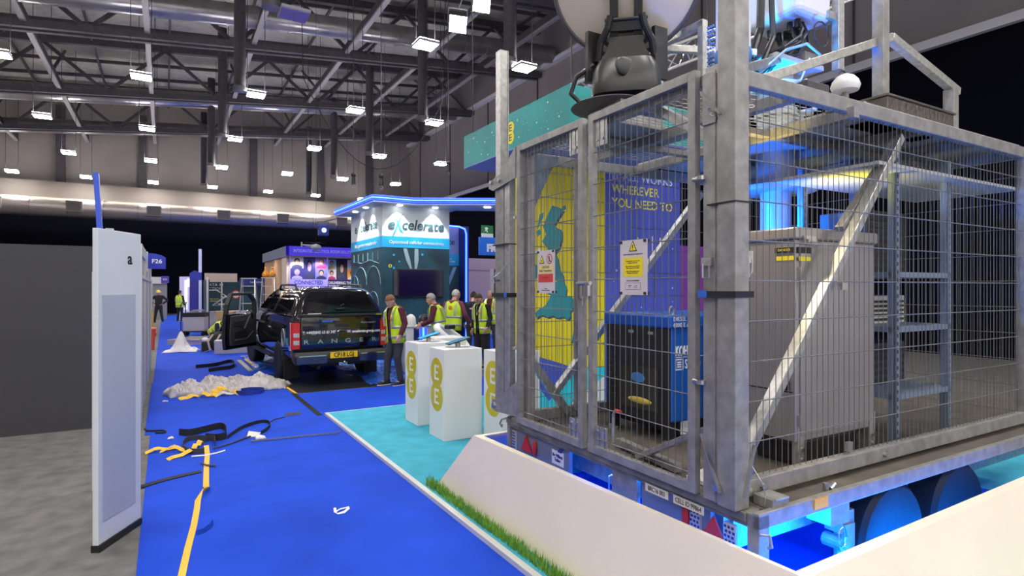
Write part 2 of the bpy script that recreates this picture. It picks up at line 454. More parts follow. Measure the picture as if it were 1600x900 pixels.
jk = MB().tube((.9,.0,.33),(.9,.0,.74),.03).bx(.84,.96,-.05,.05,.5,.62).tube((.86,-.05,.44),(.86,.06,.44),.04).bx(.85,.95,-.06,-.04,.42,.55).bar((.88,-.03,.42),(1.3,-.02,.33),.05,.05)
t.add(jk, 'prop_stand', galv, bevel=.003)
t.add(MB().bx(.6,.76,-.14,-.0,.62,.74), 'lashing_bracket', galv, bevel=.004)
t.add(MB().path([(.68+.035*math.cos(k*.55),-.15,.56+.05*math.sin(k*.55)) for k in range(12)], .006, 6, closed=True), 'pin_chain', steel)
t.add(MB().bx(.41,.52,-.172,-.165,.755,.805), 'amber_reflector', mat('amber plastic', (.75,.33,.02), .35))
t.add(MB().tube((.62,-.12,.81),(.66,-.12,.83),.012).tube((.6,-.11,.80),(.6,-.11,.84),.015), 'deck_shackle', steel)
t.add(MB().bar((4.6,1,.55),(5.6,1,.55),.1,.1).tube((5.6,1,.55),(5.75,1,.55),.06), 'drawbar', galv)
t.add(MB().tube((4.9,1,.02),(4.9,1,.6),.03).lathe([(.06,0),(.06,.02)],(4.9,1,.01)), 'jockey_leg', galv)
# real blue LED tubes fixed under the deck
for x,y in ((.35,.6),(.35,1.5),(1.1,.3),(2.9,.3),(.55,-.0)):
    t.add(MB().tube((x-.12,y,.715),(x+.12,y,.715),.012), 'underglow_tube', mat('underglow LED', (.1,.3,1), .4, emit=(.01,.18,1), es=30))
    l = bpy.data.lights.new('underglow', 'POINT'); l.energy = 30; l.color = (.0,.17,1); l.shadow_soft_size = .1
    lo = bpy.data.objects.new('underglow', l); COL.objects.link(lo); lo.location = MT @ Vector((x,y,.66))

ug = t.add(MB().bx(.1,2.4,-.33,-.31,.055,.075), 'underglow_strip', MATS['underglow LED'])
l = bpy.data.lights.new('underglow', 'AREA'); l.shape = 'RECTANGLE'; l.size = 2.2; l.size_y = .03; l.energy = 60; l.color = (.0,.17,1)
lo = bpy.data.objects.new('underglow', l); COL.objects.link(lo); lo.location = MT @ Vector((1.25,-.30,.09)); lo.rotation_euler = (R(165),0,TRZ)
w_ = Rig('wooden_stick', 'thin wooden stick standing upright inside the right gate leaf', 'stick', (.2,.3,.80))
w_.add(MB().bar((.20,.30,.80),(.20,.305,1.16),.016,.016), 'stick', mat('raw timber', (.5,.36,.2), .7))
w_ = Rig('white_board', 'small white board lying on the deck at the foot of the near leg', 'board', (.25,.2,.80))
w_.add(MB().prism([(.11,.14),(.42,.2),(.4,.45),(.11,.38)], (0,0,.80), (1,0,0), (0,1,0), (0,0,.02)), 'board', offwhite)
# ---- the mesh cage
c = Rig('mesh_cage', 'tall galvanised wire mesh cage with double gates standing on the trailer deck', 'cage', (1.6, 1, .80))
CL, CT = 3.3, 2.92
sq = MB().bx(-.05,.05,-.075,.03,.80,4.3)
c.add(sq, 'mast_post', galv, bevel=.006)
c.add(MB().bx(-.02,.06,.05,.13,.80,CT+.03).bx(-.03,-.015,.03,.135,.80,CT).bx(-.035,-.03,.055,.065,.80,CT), 'corner_post', galv, bevel=.004)
c.add(MB().bx(.01,.08,1.90,1.97,.80,CT), 'corner_post', galv, bevel=.004)
c.add(MB().bx(-.03,.03,2.12,2.2,.88,2.74).bx(-.02,.02,2.2,2.215,.88,2.74), 'stowed_leg', galv_l, bevel=.004)
c.add(MB().bx(-.03,.03,2.22,2.36,.86,2.78), 'stowed_leg', galv, bevel=.004)
c.add(MB().bx(-.035,.035,2.26,2.34,2.74,3.81).bx(.035,.04,2.25,2.345,2.74,3.81), 'far_mast_post', galv_l, bevel=.005)
for z in (2.72, ):
    p = c.add(MB().prism([(1.99,z+.23),(2.24,z+.02+.04),(2.44,z+.02),(2.44,z-.03),(2.36,z-.06),(1.99,z-.01)], (-.05,0,0), (0,1,0), (0,0,1), (.012,0,0)), 'bracket_plate', galv)
    MB().lathe([(.018,0),(.018,.02)], (-.07,2.38,z+.01), 6, 'x').lathe([(.018,0),(.018,.02)], (-.07,2.24,z+.01), 6, 'x').build('bolt', steel, p)
p = c.add(MB().prism([(1.97,1.12),(2.09,1.06),(2.30,.93),(2.38,.92),(2.39,.85),(2.33,.83),(1.97,.85)], (-.05,0,0), (0,1,0), (0,0,1), (.012,0,0)), 'bracket_plate', galv)
MB().lathe([(.025,0),(.025,.02)], (-.07,2.33,.88), 6, 'x').build('bolt', steel, p)
c.add(MB().bx(CL-.06,CL,-.03,.03,.80,CT), 'corner_post', galv, bevel=.004)
c.add(MB().bx(CL-.06,CL,1.98,2.04,.80,CT), 'corner_post', galv, bevel=.004)
c.add(MB().bx(.05,CL,-.02,.03,2.84,CT), 'top_rail', galv, bevel=.004)
c.add(MB().bx(.05,CL,1.98,2.03,2.84,CT), 'top_rail', galv, bevel=.004)
c.add(MB().bx(.0,.05,.1,2.0,2.87,2.93), 'top_rail', galv, bevel=.004)
c.add(MB().bx(CL-.05,CL,.0,2.0,2.84,CT), 'top_rail', galv, bevel=.004)
c.add(MB().bx(.08,CL,-.03,.03,.83,.91), 'bottom_rail', galv, bevel=.004)
c.add(MB().bx(.08,CL,1.98,2.04,.80,.88), 'bottom_rail', galv, bevel=.004)
def wires(axis, c0, a0, a1, z0, z1, zh0=.904, step=.05):
    m = MB()
    P = (lambda a,z,d=0: (c0+d,a,z)) if axis == 'x' else (lambda a,z,d=0: (a,c0+d,z))
    n = int((a1-a0)/step)
    for k in range(1, n+1):
        a = a0+k*(a1-a0)/(n+1); m.tube(P(a,z0), P(a,z1), .0021, seg=4, caps=False)
    z = zh0
    while z < z1-.02:
        if z > z0+.02: m.tube(P(a0,z,-.005), P(a1,z,-.005), .0034, seg=6, caps=False)
        z += .2
    return m
wire_m = mat('galvanised wire', (.2,.2,.2), .5, .6)
c.add(wires('y', -.0, .05, CL-.06, .9, 2.85, .885), 'side_mesh', wire_m)
c.add(wires('y', 2.0, .05, CL-.06, .85, 2.85, .98), 'side_mesh', wire_m)
c.add(wires('x', CL-.03, .03, 1.98, .82, 2.85), 'end_mesh', wire_m)
for nm, y0, y1, hy in (('near', .175, 1.065, .175), ('far', 1.125, 1.98, 1.98)):
    g = MB()
    for y in (y0, y1-.05): g.bx(-.045,-.005,y,y+.05,.805,2.955)
    for z in (.805, 2.905): g.bx(-.045,-.005,y0+.05,y1-.05,z,z+.05)
    gate = c.add(g, 'gate', galv, bevel=.003)
    tag(gate, 'right gate leaf' if nm == 'near' else 'left gate leaf')
    wires('x', -.03, y0+.05, y1-.05, .85, 2.91, .904).build('gate_mesh', wire_m, gate)
    yy = y1-.05-.12 if nm == 'near' else y0+.05
    for z0_, z1_ in ((.85,.98),(2.74,2.91)): MB().bx(-.028,-.022,yy,yy+.12,z0_,z1_).build('bolt_plate', galv_l, gate, bevel=.002)
    b = MB()
    for dy in (.03,.09):
        for z in (.95, 2.78): b.lathe([(.009,0),(.009,.012)], (-.04,yy+dy,z), 6, 'x')
    b.build('bolt', steel, gate)
    h = MB()
    for z in (1.37, 2.39): h.tube((-.045,hy+(-.04 if nm=='near' else .03),z-.0),(-.045,hy+(-.04 if nm=='near' else .03),z+.02),.022,seg=12).tube((-.045,hy-.05 if nm=='near' else hy-.0,z+.01),(-.045,hy+.01 if nm=='near' else hy+.05,z+.01),.012)
    h.build('hinge', steel, gate)
    if nm == 'near':
        MB().tube((-.06,1.02,1.88),(-.06,1.16,1.88),.014).bx(-.075,-.045,1.03,1.06,1.80,1.88).bx(-.075,-.045,1.13,1.155,1.78,1.87).path([(-.06,1.05,1.8),(-.07,1.06,1.74),(-.06,1.1,1.74),(-.06,1.1,1.8)], .006, 6).build('gate_latch', steel, gate)
        MB().path([(-.0,.87,.9),(0,.87,1.07),(0,.85,1.1),(0,.82,1.1)], .008, 8).build('drop_bolt', galv_l, gate)
        MB().tube((0,.845,1.1),(0,.80,1.1),.013).build('drop_bolt_grip', red_m, gate)
c.add(MB().bar((.165,.05,1.0),(1.62,.05,2.80),.05,.06,(0,1,0)), 'diagonal_brace', galv_l, bevel=.004)
c.add(MB().bar((1.09,.11,2.2),(1.71,.11,2.8),.04,.05,(0,1,0)), 'diagonal_brace', galv, bevel=.004)
c.add(MB().bar((.28,1.95,1.0),(1.95,1.95,2.74),.05,.06,(0,1,0)), 'diagonal_brace', galv_l, bevel=.004)
c.add(MB().bar((.06,1.95,1.3),(.42,1.95,.84),.06,.05,(0,1,0)), 'diagonal_brace', galv_l, bevel=.004)
c.add(MB().bar((.2,1.05,.84),(.12,.45,.84),.05,.05).bar((.08,.72,.84),(.08,.14,1.15),.03,.07,(1,0,0)), 'diagonal_brace', galv, bevel=.003)
c.add(MB().bar((.1,.15,2.6),(.1,.6,2.9),.05,.06,(1,0,0)), 'diagonal_brace', galv_l, bevel=.003)
c.add(MB().prism([(.05,2.9),(.33,2.9),(.25,2.78),(.09,2.46),(.06,2.2),(.05,2.0)], (0,1.94,0), (1,0,0), (0,0,1), (0,.02,0)).bx(.03,.09,1.93,1.97,.85,2.9), 'gusset_plate', mat('blue grey steel', (.2,.24,.3), .45, .5, noise=.3, nscale=12))
c.add(MB().bx(.5,.56,1.94,1.98,.85,2.85), 'side_stud', galv)
ro = MB()
for x in (.55, 1.15, 1.9, 2.6): ro.bx(x,x+.06,.03,1.98,2.86,2.92)
for y in (.62, 1.3): ro.bx(.05,CL,y,y+.06,2.87,2.91)
c.add(ro, 'roof_beam', galv)
ex = MB()                                              # expanded metal roof over the gate end
sx, sy = .075, .05
for i in range(int(1.1/sx)):
    for j in range(int(1.9/sy)):
        x, y = .08+i*sx, .05+j*sy
        ex.bar((x,y,2.94),(x+sx/2,y+sy/2,2.946),.008,.003); ex.bar((x+sx/2,y+sy/2,2.946),(x+sx,y,2.94),.008,.003)
        
c.add(ex, 'roof_mesh', galv_l)
c.add(MB().bx(1.2,CL,.03,1.98,2.93,2.95), 'roof_sheet', mat('pale roof sheet', (.5,.5,.5), .4, .2))
c.add(MB().bx(1.35,CL,.03,.75,2.60,2.62), 'equipment_shelf', mat('pale roof sheet', (.5,.5,.5), .4, .2))
c.add(MB().bx(-.06,.07,-.085,.14,1.805,1.835), 'strap', black_soft)
c.add(MB().bx(-.06,.035,2.115,2.365,1.775,1.81), 'strap', black_soft)
for q_ in ((-.062,-.058,.085,.14,1.803,1.838),(-.062,-.058,2.11,2.15,1.773,1.812)): c.add(MB().bx(*q_), 'strap_end', mat('blue webbing', (.02,.12,.5), .7))
for q_ in ((-.055,.06,-.08,.09,2.255,2.262),(-.055,.035,2.115,2.365,2.20,2.208)): c.add(MB().bx(*q_), 'cable_tie', black)
for y in (.09, -.075):
    k = MB().prism([(0,0),(.03,-.005),(.055,.16),(.045,.17),(.02,.165)], (-.06 if y>0 else .03,y,.90), (0,1,0) if y>0 else (1,0,0), (0,0,1), (.01,0,0) if y>0 else (0,-.01,0))
k = c.add(MB().bar((-.065,.0,.87),(-.065,.115,1.13),.006,.022,(1,0,0)).bar((.0,-.085,.86),(.075,-.085,1.1),.006,.02,(0,1,0)), 'locking_lever', steel)
c.add(MB().bar((-.065,.0,2.68),(-.065,.115,2.82),.006,.022,(1,0,0)).bx(-.04,.0,.05,.13,2.66,2.9), 'locking_lever', galv)
c.add(MB().lathe([(.018,0),(.018,.02)], (-.075,.02,.89), 8, 'x').lathe([(.016,0),(.016,.02)], (.09,-.05,.87), 8, 'y').lathe([(.015,0),(.015,.02)], (.2,-.05,.87), 8, 'y').lathe([(.015,0),(.015,.02)], (1.3,-.05,.87), 8, 'y'), 'bolt', steel)
cl = MB()
for y in (.10,): cl.bx(-.05,-.03,y-.03,y+.03,1.96,2.0).path([(-.05,y-.02,1.97),(-.05,y-.02,1.9),(-.05,y+.02,1.9),(-.05,y+.02,1.97)], .005, 6)
cl.bx(.06,.11,-.05,-.03,1.97,2.03).path([(.075,-.05,1.97),(.075,-.05,1.9),(.1,-.05,1.93),(.1,-.05,1.99)], .005, 6)
c.add(cl, 'mesh_clamp', galv_l)
c.add(MB().bx(.88,.93,-.03,-.0,1.84,1.88).bx(.1,.15,-.02,.0,.93,.98).bx(.95,1.0,-.02,0,.93,.98), 'mesh_clamp', steel)
chn = MB()
for k in range(12):
    a = k/11; p = Vector((-.06+.13*a, .07-.14*a, 2.72-.08*math.sin(a*math.pi))); chn.path([p+Vector((.010*math.cos(q),-.01*math.cos(q)*(k%2), .007*math.sin(q))) for q in (0,1.05,2.1,3.14,4.2,5.24)], .003, 5, closed=True)
c.add(chn, 'lock_chain', steel)
c.add(MB().path([(.08,-.06,1.0),(.1,-.1,.93),(.12,-.11,.86),(.1,-.12,.82)], .003, 5).path([(-.06,2.1,2.05),(-.06,2.2,1.98),(-.06,2.33,1.94),(-.06,2.36,1.9),(-.06,2.31,1.89),(-.06,2.35,1.95)], .003, 5), 'pin_wire', steel)
c.add(MB().bx(-.05,-.03,2.28,2.33,1.92,1.98), 'mesh_clamp', galv_l)
c.add(MB().bx(.94,.99,-.06,-.02,2.80,2.86), 'mesh_clamp', galv)
# ---- warning signs tied to the gates
def sign(y, z, h, label):
    s = Rig('warning_sign', label, 'sign', (-.045, y, z-h/2))
    wd = h*.707
    s.add(MB().bx(-.055,-.047,y-wd/2,y+wd/2,z-h/2,z+h/2), 'board', mat('sign white', (.62,.56,.56), .45))
    tt = MB()
    for dy in (-wd/2+.01, wd/2-.01):
        for dz in (-h/2+.01, h/2-.01): tt.bx(-.062,-.03,y+dy-.008,y+dy+.008,z+dz-.008,z+dz+.008)
    s.add(tt, 'cable_tie', black)
    return s
X0 = -.0555
s = sign(1.545, 1.965, .305, 'white sign with red panel and CAUTION on the left gate')
tri = [(-.034,0),(.034,0),(0,.062)]; tri2 = [(-.026,.005),(.026,.005),(0,.052)]
s.flat('warning_triangle', tri, ink, (X0,1.545+.05,1.965+.06), YD, NX, th=.001)
s.flat('warning_triangle', tri2, mat('sign yellow', (.8,.65,.02), .5), (X0-.0005,1.545+.05,1.965+.06), YD, NX, th=.0012)
s.flat('warning_symbol', circ(0,.02,.006)+[], ink, (X0-.0015,1.595,2.025), YD, NX, th=.001)
s.flat('prohibition_ring', circ(0,0,.036), red_m, (X0,1.545-.05,2.055), YD, NX, th=.001)
s.flat('prohibition_ring', circ(0,0,.029), mat('sign white', (.6,.6,.6)), (X0-.0005,1.495,2.055), YD, NX, th=.0012)
s.flat('walking_figure', [(-.004,.012),(-.012,.002),(-.006,-.004),(-.012,-.022),(-.006,-.022),(0,-.008),(.006,-.022),(.011,-.022),(.004,-.002),(.01,.0),(.003,.012)], ink, (X0-.0012,1.495,2.055), YD, NX, th=.0012)
s.flat('walking_figure', circ(0,.018,.005), ink, (X0-.0012,1.495,2.055), YD, NX, th=.0012)
s.flat('prohibition_ring', [(-.026,.02),(.02,-.026),(.025,-.021),(-.021,.025)], red_m, (X0-.002,1.495,2.055), YD, NX, th=.0012)
s.flat('caution_panel', rect(-.095,-.028,.095,.028), mat('sign buff', (.75,.6,.25), .5), (X0,1.545,1.985), YD, NX, th=.001)
s.txt('writing', 'CAUTION\nRadio Transmitters', .024, ink, (X0-.0015,1.545,1.985), x=YD, n=NX, ext=.0004, sx=.85)
s.flat('red_panel', rect(-.095,-.03,.095,.03), mat('sign red', (.62,.05,.04), .5), (X0,1.545,1.92), YD, NX, th=.001)
s.txt('writing', 'No unauthorised\naccess', .012, mat('dark red ink', (.25,.01,.01), .5), (X0-.0015,1.545,1.92), x=YD, n=NX, ext=.0004)
s.txt('writing', 'For help\nContact the site office', .012, ink, (X0-.0005,1.545,1.84), x=YD, n=NX, ext=.0004)
s = sign(.627, 1.968, .315, 'white sign with yellow text panel on the right gate')
s.flat('warning_triangle', tri, ink, (X0,.627,2.06), YD, NX, th=.001)
s.flat('warning_triangle', tri2, MATS['sign yellow'], (X0-.0005,.627,2.06), YD, NX, th=.0012)
s.flat('warning_symbol', rect(-.003,.018,.003,.038), ink, (X0-.0015,.627,2.06), YD, NX, th=.001)
s.flat('warning_symbol', circ(0,.012,.003,8), ink, (X0-.0015,.627,2.06), YD, NX, th=.001)
s.txt('writing', 'RADIO FREQUENCY RADIATION', .011, ink, (X0-.0005,.627,2.043), x=YD, n=NX, ext=.0004)
s.flat('yellow_panel', rect(-.083,-.055,.083,.055), MATS['sign yellow'], (X0,.627,1.97), YD, NX, th=.001)
s.txt('writing', 'Do not touch or go near the\nantennas of this unit.\n\nStay outside the cage while the\nradio equipment is working.\n\nOnly trained staff may open\nthe gates of this trailer.', .0098, ink, (X0-.0015,.627,1.97), x=YD, n=NX, ext=.0004)
s.txt('writing', 'DETAILS OF EQUIPMENT', .010, ink, (X0-.0005,.627,1.892), x=YD, n=NX, ext=.0004)
s.flat('detail_box', rect(-.065,-.02,.065,.02), ink, (X0,.627,1.86), YD, NX, th=.0006)
s.flat('detail_box', rect(-.063,-.018,.063,.018), MATS['sign white'], (X0-.0003,.627,1.86), YD, NX, th=.0007)
s.txt('writing', 'Output       1  watt\nTest          2 watts', .010, ink, (X0-.0012,.627,1.86), x=YD, n=NX, ext=.0004)
# ---- blue generator
g = Rig('generator', 'blue and black diesel generator on feet inside the cage', 'generator', (.95, 1.25, .80))
gb = mat('generator blue', (.008,.10,.48), .4, .1)
X1, Y0, Y1 = .5, .9, 1.56
g.add(MB().bx(.515,1.45,Y0,Y1,.95,1.6), 'body', gb, bevel=.015)
g.add(MB().bx(.49,1.47,Y0-.015,Y1+.015,1.58,1.665), 'lid', gb, bevel=.012)
fr = g.add(MB().bx(X1,.52,Y0+.004,Y1-.004,.93,1.58), 'radiator_end', black, bevel=.008)
MB().bx(X1-.006,X1,1.0,1.4,1.0,1.30).build('control_window', mat('smoked window', (.03,.03,.02), .2), fr)
MB().ell((X1+.004,1.2,1.22), (.012,.14,.07)).build('control_dial', mat('blue dial', (.05,.2,.5), .4), fr, smooth=True)
MB().ell((X1-.002,1.18,1.06), (.012,.13,.025)).build('wiring', mat('yellow cable', (.5,.4,.05), .5), fr, smooth=True)
MB().bx(X1-.004,X1,1.05,1.1,1.53,1.55).bx(X1-.004,X1,1.25,1.30,1.53,1.55).build('handle_slots', galv_l, fr)
v = MB()
for k in range(9): v.bx(X1-.008,X1,1.44,1.53,1.05+k*.05,1.07+k*.05)
v.build('vent_slats', black, fr)
g.add(MB().path([(.62+.025*math.sin(q),1.0,1.69+.03*math.cos(q)) for q in [k*.52 for k in range(12)]], .008, 6, closed=True), 'lifting_eye', steel)
for x,y in ((.54,.94),(.54,1.5),(1.4,.94),(1.4,1.5)):
    g.add(MB().bx(x-.03,x+.03,y-.03,y+.03,.83,.95), 'foot', black)
    g.add(MB().lathe([(.05,0),(.05,.02),(.03,.03)], (x,y,.80)), 'foot_pad', steel)
g.add(MB().bx(.6,1.4,Y0+.02,Y1-.02,.86,.95), 'skid', black)
NYg = (.52,0,0)
lt = mat('pale print', (.7,.75,.8), .5)
g.txt('writing', 'KOHLER', .088, lt, (.55,Y0-.003,1.425), x=(1,0,0), n=NY, align='LEFT', bold=.003, sx=.62)
g.txt('writing', 'SDMO', .088, lt, (.64,Y0-.003,1.335), x=(1,0,0), n=NY, align='LEFT', bold=.001, sx=.6)
lg = MB().bx(.55,.625,Y0-.003,Y0,1.30,1.308).bx(.55,.625,Y0-.003,Y0,1.367,1.375).bx(.55,.558,Y0-.003,Y0,1.3,1.375).bx(.617,.625,Y0-.003,Y0,1.3,1.375)
for z in (1.318,1.333,1.348): lg.bx(.57,.607,Y0-.003,Y0,z,z+.009)
lg.bx(.55,.86,Y0-.003,Y0,1.384,1.388)
g.add(lg, 'emblem', lt)
g.txt('writing', 'DIESEL\n6000 E AVR', .04, lt, (.52,Y0-.017,1.622), x=(1,0,0), n=NY, align='LEFT', ext=.0006)
g.flat('data_plate', rect(-.06,-.045,.06,.045), lt, (.68,Y0+.018,.905), (1,0,0), NY)
# ---- grey equipment cabinet
k = Rig('equipment_cabinet', 'tall brushed metal equipment cabinet on bolted legs inside the cage', 'cabinet', (1.15, .38, .80))
cabm = mat('brushed aluminium panel', (.44,.41,.41), .3, .7, noise=.05, nscale=3)
k.add(MB().bx(.75,1.56,.165,.62,.965,2.13), 'body', cabm, bevel=.006)
k.add(MB().bx(.735,1.575,.15,.635,2.13,2.2), 'lid', cabm, bevel=.01)
d = k.add(MB().bx(.79,1.52,.155,.166,1.0,2.08), 'door', cabm, bevel=.004)
MB().bx(.765,.79,.15,.17,1.05,1.12).bx(.765,.79,.15,.17,1.9,1.97).build('hinge', steel, d)
k.add(MB().bx(.73,.75,.2,.26,1.26,1.31).bx(.715,.735,.21,.25,1.275,1.30), 'latch', black, bevel=.003)
k.add(MB().bx(.745,.75,.18,.6,1.245,1.252), 'panel_seam', ink)
k.add(MB().bx(.74,.752,.17,.29,2.055,2.085).bx(.76,.88,.15,.166,2.05,2.085), 'label_strip', ink)
k.flat('yellow_label', rect(0,0,.12,.025), MATS['sign yellow'], (.749,.29,2.01), YD, NX)
k.flat('yellow_label', rect(0,0,.11,.025), MATS['sign yellow'], (.765,.154,2.005), (1,0,0), NY)
k.txt('writing', 'DANGER', .02, MATS['sign yellow'], (.7395,.23,2.07), x=YD, n=NX, ext=.0005)
k.add(MB().bx(.79,.9,.135,.165,2.1,2.15).tube((.8,.13,2.12),(.89,.13,2.12),.012), 'toggle_clamp', steel)
for x in (.77,1.5):
    for y in (.18,.56):
        lg_ = k.add(MB().bx(x,x+.06,y-.02,y+.02,.80,1.06), 'leg', galv_l, bevel=.002)
        MB().lathe([(.013,0),(.013,.012)], (x+.03,y-.032,.86), 6, 'y').lathe([(.013,0),(.013,.012)], (x+.03,y-.032,.92), 6, 'y').build('bolt', steel, lg_)
# dark boxes below and behind the cabinet
b = Rig('floor_box', 'low dark steel box on the deck under the cabinet', 'box', (1.2,.5,.80))
b.add(MB().bx(.84,1.48,.23,.52,.80,.93), 'body', black, bevel=.01)
b.add(MB().bx(.835,1.485,.225,.525,.925,.945), 'lid', dark_steel, bevel=.004)
b = Rig('slotted_rack', 'grey slotted steel rack holding black radio units beside the cabinet', 'rack', (2.1,.5,.80))
blu = mat('blue grey rack', (.22,.28,.38), .45, .4)
for x in (1.72, 2.4):
    for y in (.12, .76):
        p_ = b.add(MB().bx(x,x+.05,y,y+.012,.80,2.75).bx(x,x+.012,y,y+.05,.80,2.75), 'upright', blu)
        h_ = MB()
        for q in range(36): h_.bx(x+.02,x+.032,y-.001,y+.001,.85+q*.052,.875+q*.052)
        h_.build('slots', ink, p_)
for z in (1.12, 1.56, 1.92): b.add(MB().bx(1.72,2.45,.12,.8,z,z+.035), 'shelf', blu)
def unit(x, z, h, m, label, wd=.5, n=5):
    u = Rig('radio_unit', label, 'radio unit', (x+wd/2,.4,z), 'radio units on the slotted rack')
    u.add(MB().bx(x,x+wd,.40,.75,z,z+h), 'case', m, bevel=.006)
    f = MB()
    for q in range(n): f.bx(x+.03,x+wd-.03,.39,.40,z+.02+q*(h-.04)/n,z+.02+(q+.55)*(h-.04)/n)
    u.add(f, 'fins', black)
    ft = MB()
    u.add(ft.bx(x+.02,x+.06,.45,.7,z-.0,z+.002), 'feet', rubber)
unit(1.9, 1.595, .2, mat('cream case', (.6,.58,.5), .5), 'cream radio unit on the shelf below the finned black one')
unit(1.9, 1.955, .45, mat('black case', (.03,.03,.035), .4), 'tall finned black radio unit on the highest rack shelf', n=8)
unit(1.9, 1.155, .3, mat('dark blue case', (.03,.04,.07), .4), 'dark blue radio unit on the lowest rack shelf')
# ---- telescopic mast
m = Rig('telescopic_mast', 'thick telescopic mast rising through the cage roof, lit blue', 'mast', (1.87,1.1,.80))
mm = mat('pale mast tube', (.45,.48,.52), .35, .3)
m.add(MB().lathe([(.118,.80),(.118,2.62)], (1.87,1.1,0), 28), 'lower_tube', mm, smooth=True)
m.add(MB().lathe([(.30,2.62),(.30,2.66)], (1.87,1.1,0), 28), 'collar', mm, smooth=True)
m.add(MB().lathe([(.15,2.66),(.15,3.02),(.165,3.02),(.165,3.08),(.14,3.08),(.14,3.22),(.16,3.22),(.16,3.28),(.14,3.28),(.14,3.42),(.2,3.42),(.2,3.47),(.13,3.47),(.13,3.6)], (1.87,1.1,0), 28), 'upper_tube', mm, smooth=True)
bb = MB()
for z in (3.05,3.25,3.44):
    for a in (-.9,-.5,-.1): bb.tube((1.87+.17*math.cos(a),1.1+.17*math.sin(a),z),(1.87+.3*math.cos(a),1.1+.3*math.sin(a),z+.015),.018)
m.add(bb, 'clamp_bolt', mm)
m.add(MB().bx(1.6,2.2,.9,1.3,3.6,3.64).bx(1.5,1.95,1.05,1.15,3.56,3.6), 'head_plate', mm, bevel=.005)
a = Rig('panel_antenna', 'large white box antenna on the mast head, glowing with blue light', 'antenna', (2.1,1.1,3.64))
am = mat('antenna white', (.75,.72,.78), .35)
a.add(MB().bx(1.84,2.28,.88,1.36,4.0,5.0), 'radome', am, bevel=.05, seg=3)
a.add(MB().bx(2.3,2.38,.84,.9,3.62,5.0), 'antenna_pole', galv_l, bevel=.004)
a.add(MB().bx(2.1,2.34,1.0,1.1,3.7,3.78).bx(2.2,2.34,.86,1.06,4.02,4.08), 'pole_clamp', galv)
rnd = random.Random(4)
cab = MB()
for q in range(11):
    x0 = 1.9+.32*rnd.random(); y0 = .95+.3*rnd.random()
    cab.path([(x0,y0,4.01),(x0+rnd.uniform(-.05,.05),y0-.05,3.9),(x0+rnd.uniform(-.15,.05),y0-.1,3.8),(1.75+rnd.uniform(-.1,.15),y0-.1,3.68),(1.6+rnd.uniform(-.1,.1),1.1,3.45+.2*rnd.random())], .012, 6)
    cab.tube((x0,y0,3.93),(x0,y0,4.02),.022)
a.add(cab, 'cable_bundle', mat('black cable', (.015,.015,.02), .4))
a.add(MB().path([(2.1+.1*math.cos(q*.5),.86,3.86+.1*math.sin(q*.5)) for q in range(13)], .006, 6).path([(2.36+.06*math.cos(q*.5),.84,3.55+.06*math.sin(q*.5)) for q in range(11)], .006, 6), 'cable_loop', MATS['black cable'])
a.add(MB().path([(2.15,.9,3.72),(1.9,.85,3.74),(1.6,.82,3.62),(1.35,.8,3.44),(1.2,.8,3.32)], .01, 6).path([(1.95,.86,3.64),(1.75,.8,3.42),(1.5,.78,3.32),(1.25,.8,3.34)], .008, 6), 'feed_cable', mat('pale blue cable', (.3,.5,.8), .4))
a.add(MB().path([(1.75,1.1,4.9),(1.7,1.1,4.4),(1.68,1.1,3.9),(1.5,1.05,3.6),(1.3,.95,3.4)], .03, 8).path([(1.8,1.05,4.9),(1.74,1.05,4.3),(1.7,1.0,3.8),(1.48,.95,3.5)], .022, 8), 'black_conduit', MATS['black cable'])
a.add(MB().bx(1.5,1.6,1.3,1.36,3.8,3.95).bx(1.5,1.6,1.3,1.36,4.0,4.1).bx(1.62,1.7,1.3,1.4,3.6,4.1), 'junction_box', mat('grey blue plastic', (.25,.3,.36), .4), bevel=.006)
# ---- roof rails lit blue, light tubes and posts on the roof
r_ = Rig('roof_rail_frame', 'galvanised tube frame standing on the cage roof, edged with blue light', 'frame', (1.2,.5,2.93))
r_.add(MB().bar((.62,.4,3.06),(2.2,.4,3.68),.06,.06).bar((2.2,.4,3.68),(3.2,.4,3.45),.06,.06), 'near_rail', galv_l, bevel=.004)
r_.add(MB().bar((.6,.5,3.16),(1.75,1.0,3.64),.07,.06), 'cross_rail', galv_l, bevel=.004)
for x,y,z in ((2.02,.37,4.6),(3.1,.4,3.45)): r_.add(MB().bx(x-.04,x+.04,y-.04,y+.04,2.95,z), 'roof_post', galv, bevel=.004)
r_.add(MB().bar((.9,1.41,2.95),(.9,1.41,3.73),.05,.05), 'roof_post', galv_l, bevel=.004)
r_.add(MB().bar((.9,.98,2.95),(.9,.98,3.74),.05,.05), 'roof_post', galv_l, bevel=.004)
r_.add(MB().bar((.9,1.43,3.72),(.9,.96,3.72),.05,.05).bar((.9,1.41,3.7),(1.5,1.0,3.64),.05,.05), 'top_bar', galv_l, bevel=.004)
r_.add(MB().tube((.6,.575,3.31),(.6,.575,4.2),.022, seg=14).tube((.66,.42,3.28),(.66,.42,4.2),.022, seg=14), 'light_tube', mat('frosted tube', (.6,.65,.75), .3))
r_.add(MB().ell((.6,.575,3.28), (.03,.03,.06)).ell((.66,.42,3.26), (.03,.03,.06)), 'tube_socket', mat('blue socket', (.05,.2,.6), .4), smooth=True)
dr = MB()
for i in range(12):
    for j in range(3): dr.ell((.9,.93-.022*j,3.34+i*.03), (.012,.008,.008), 6, 4)
r_.add(dr, 'drag_chain', mat('blue socket', (.05,.2,.6), .4))
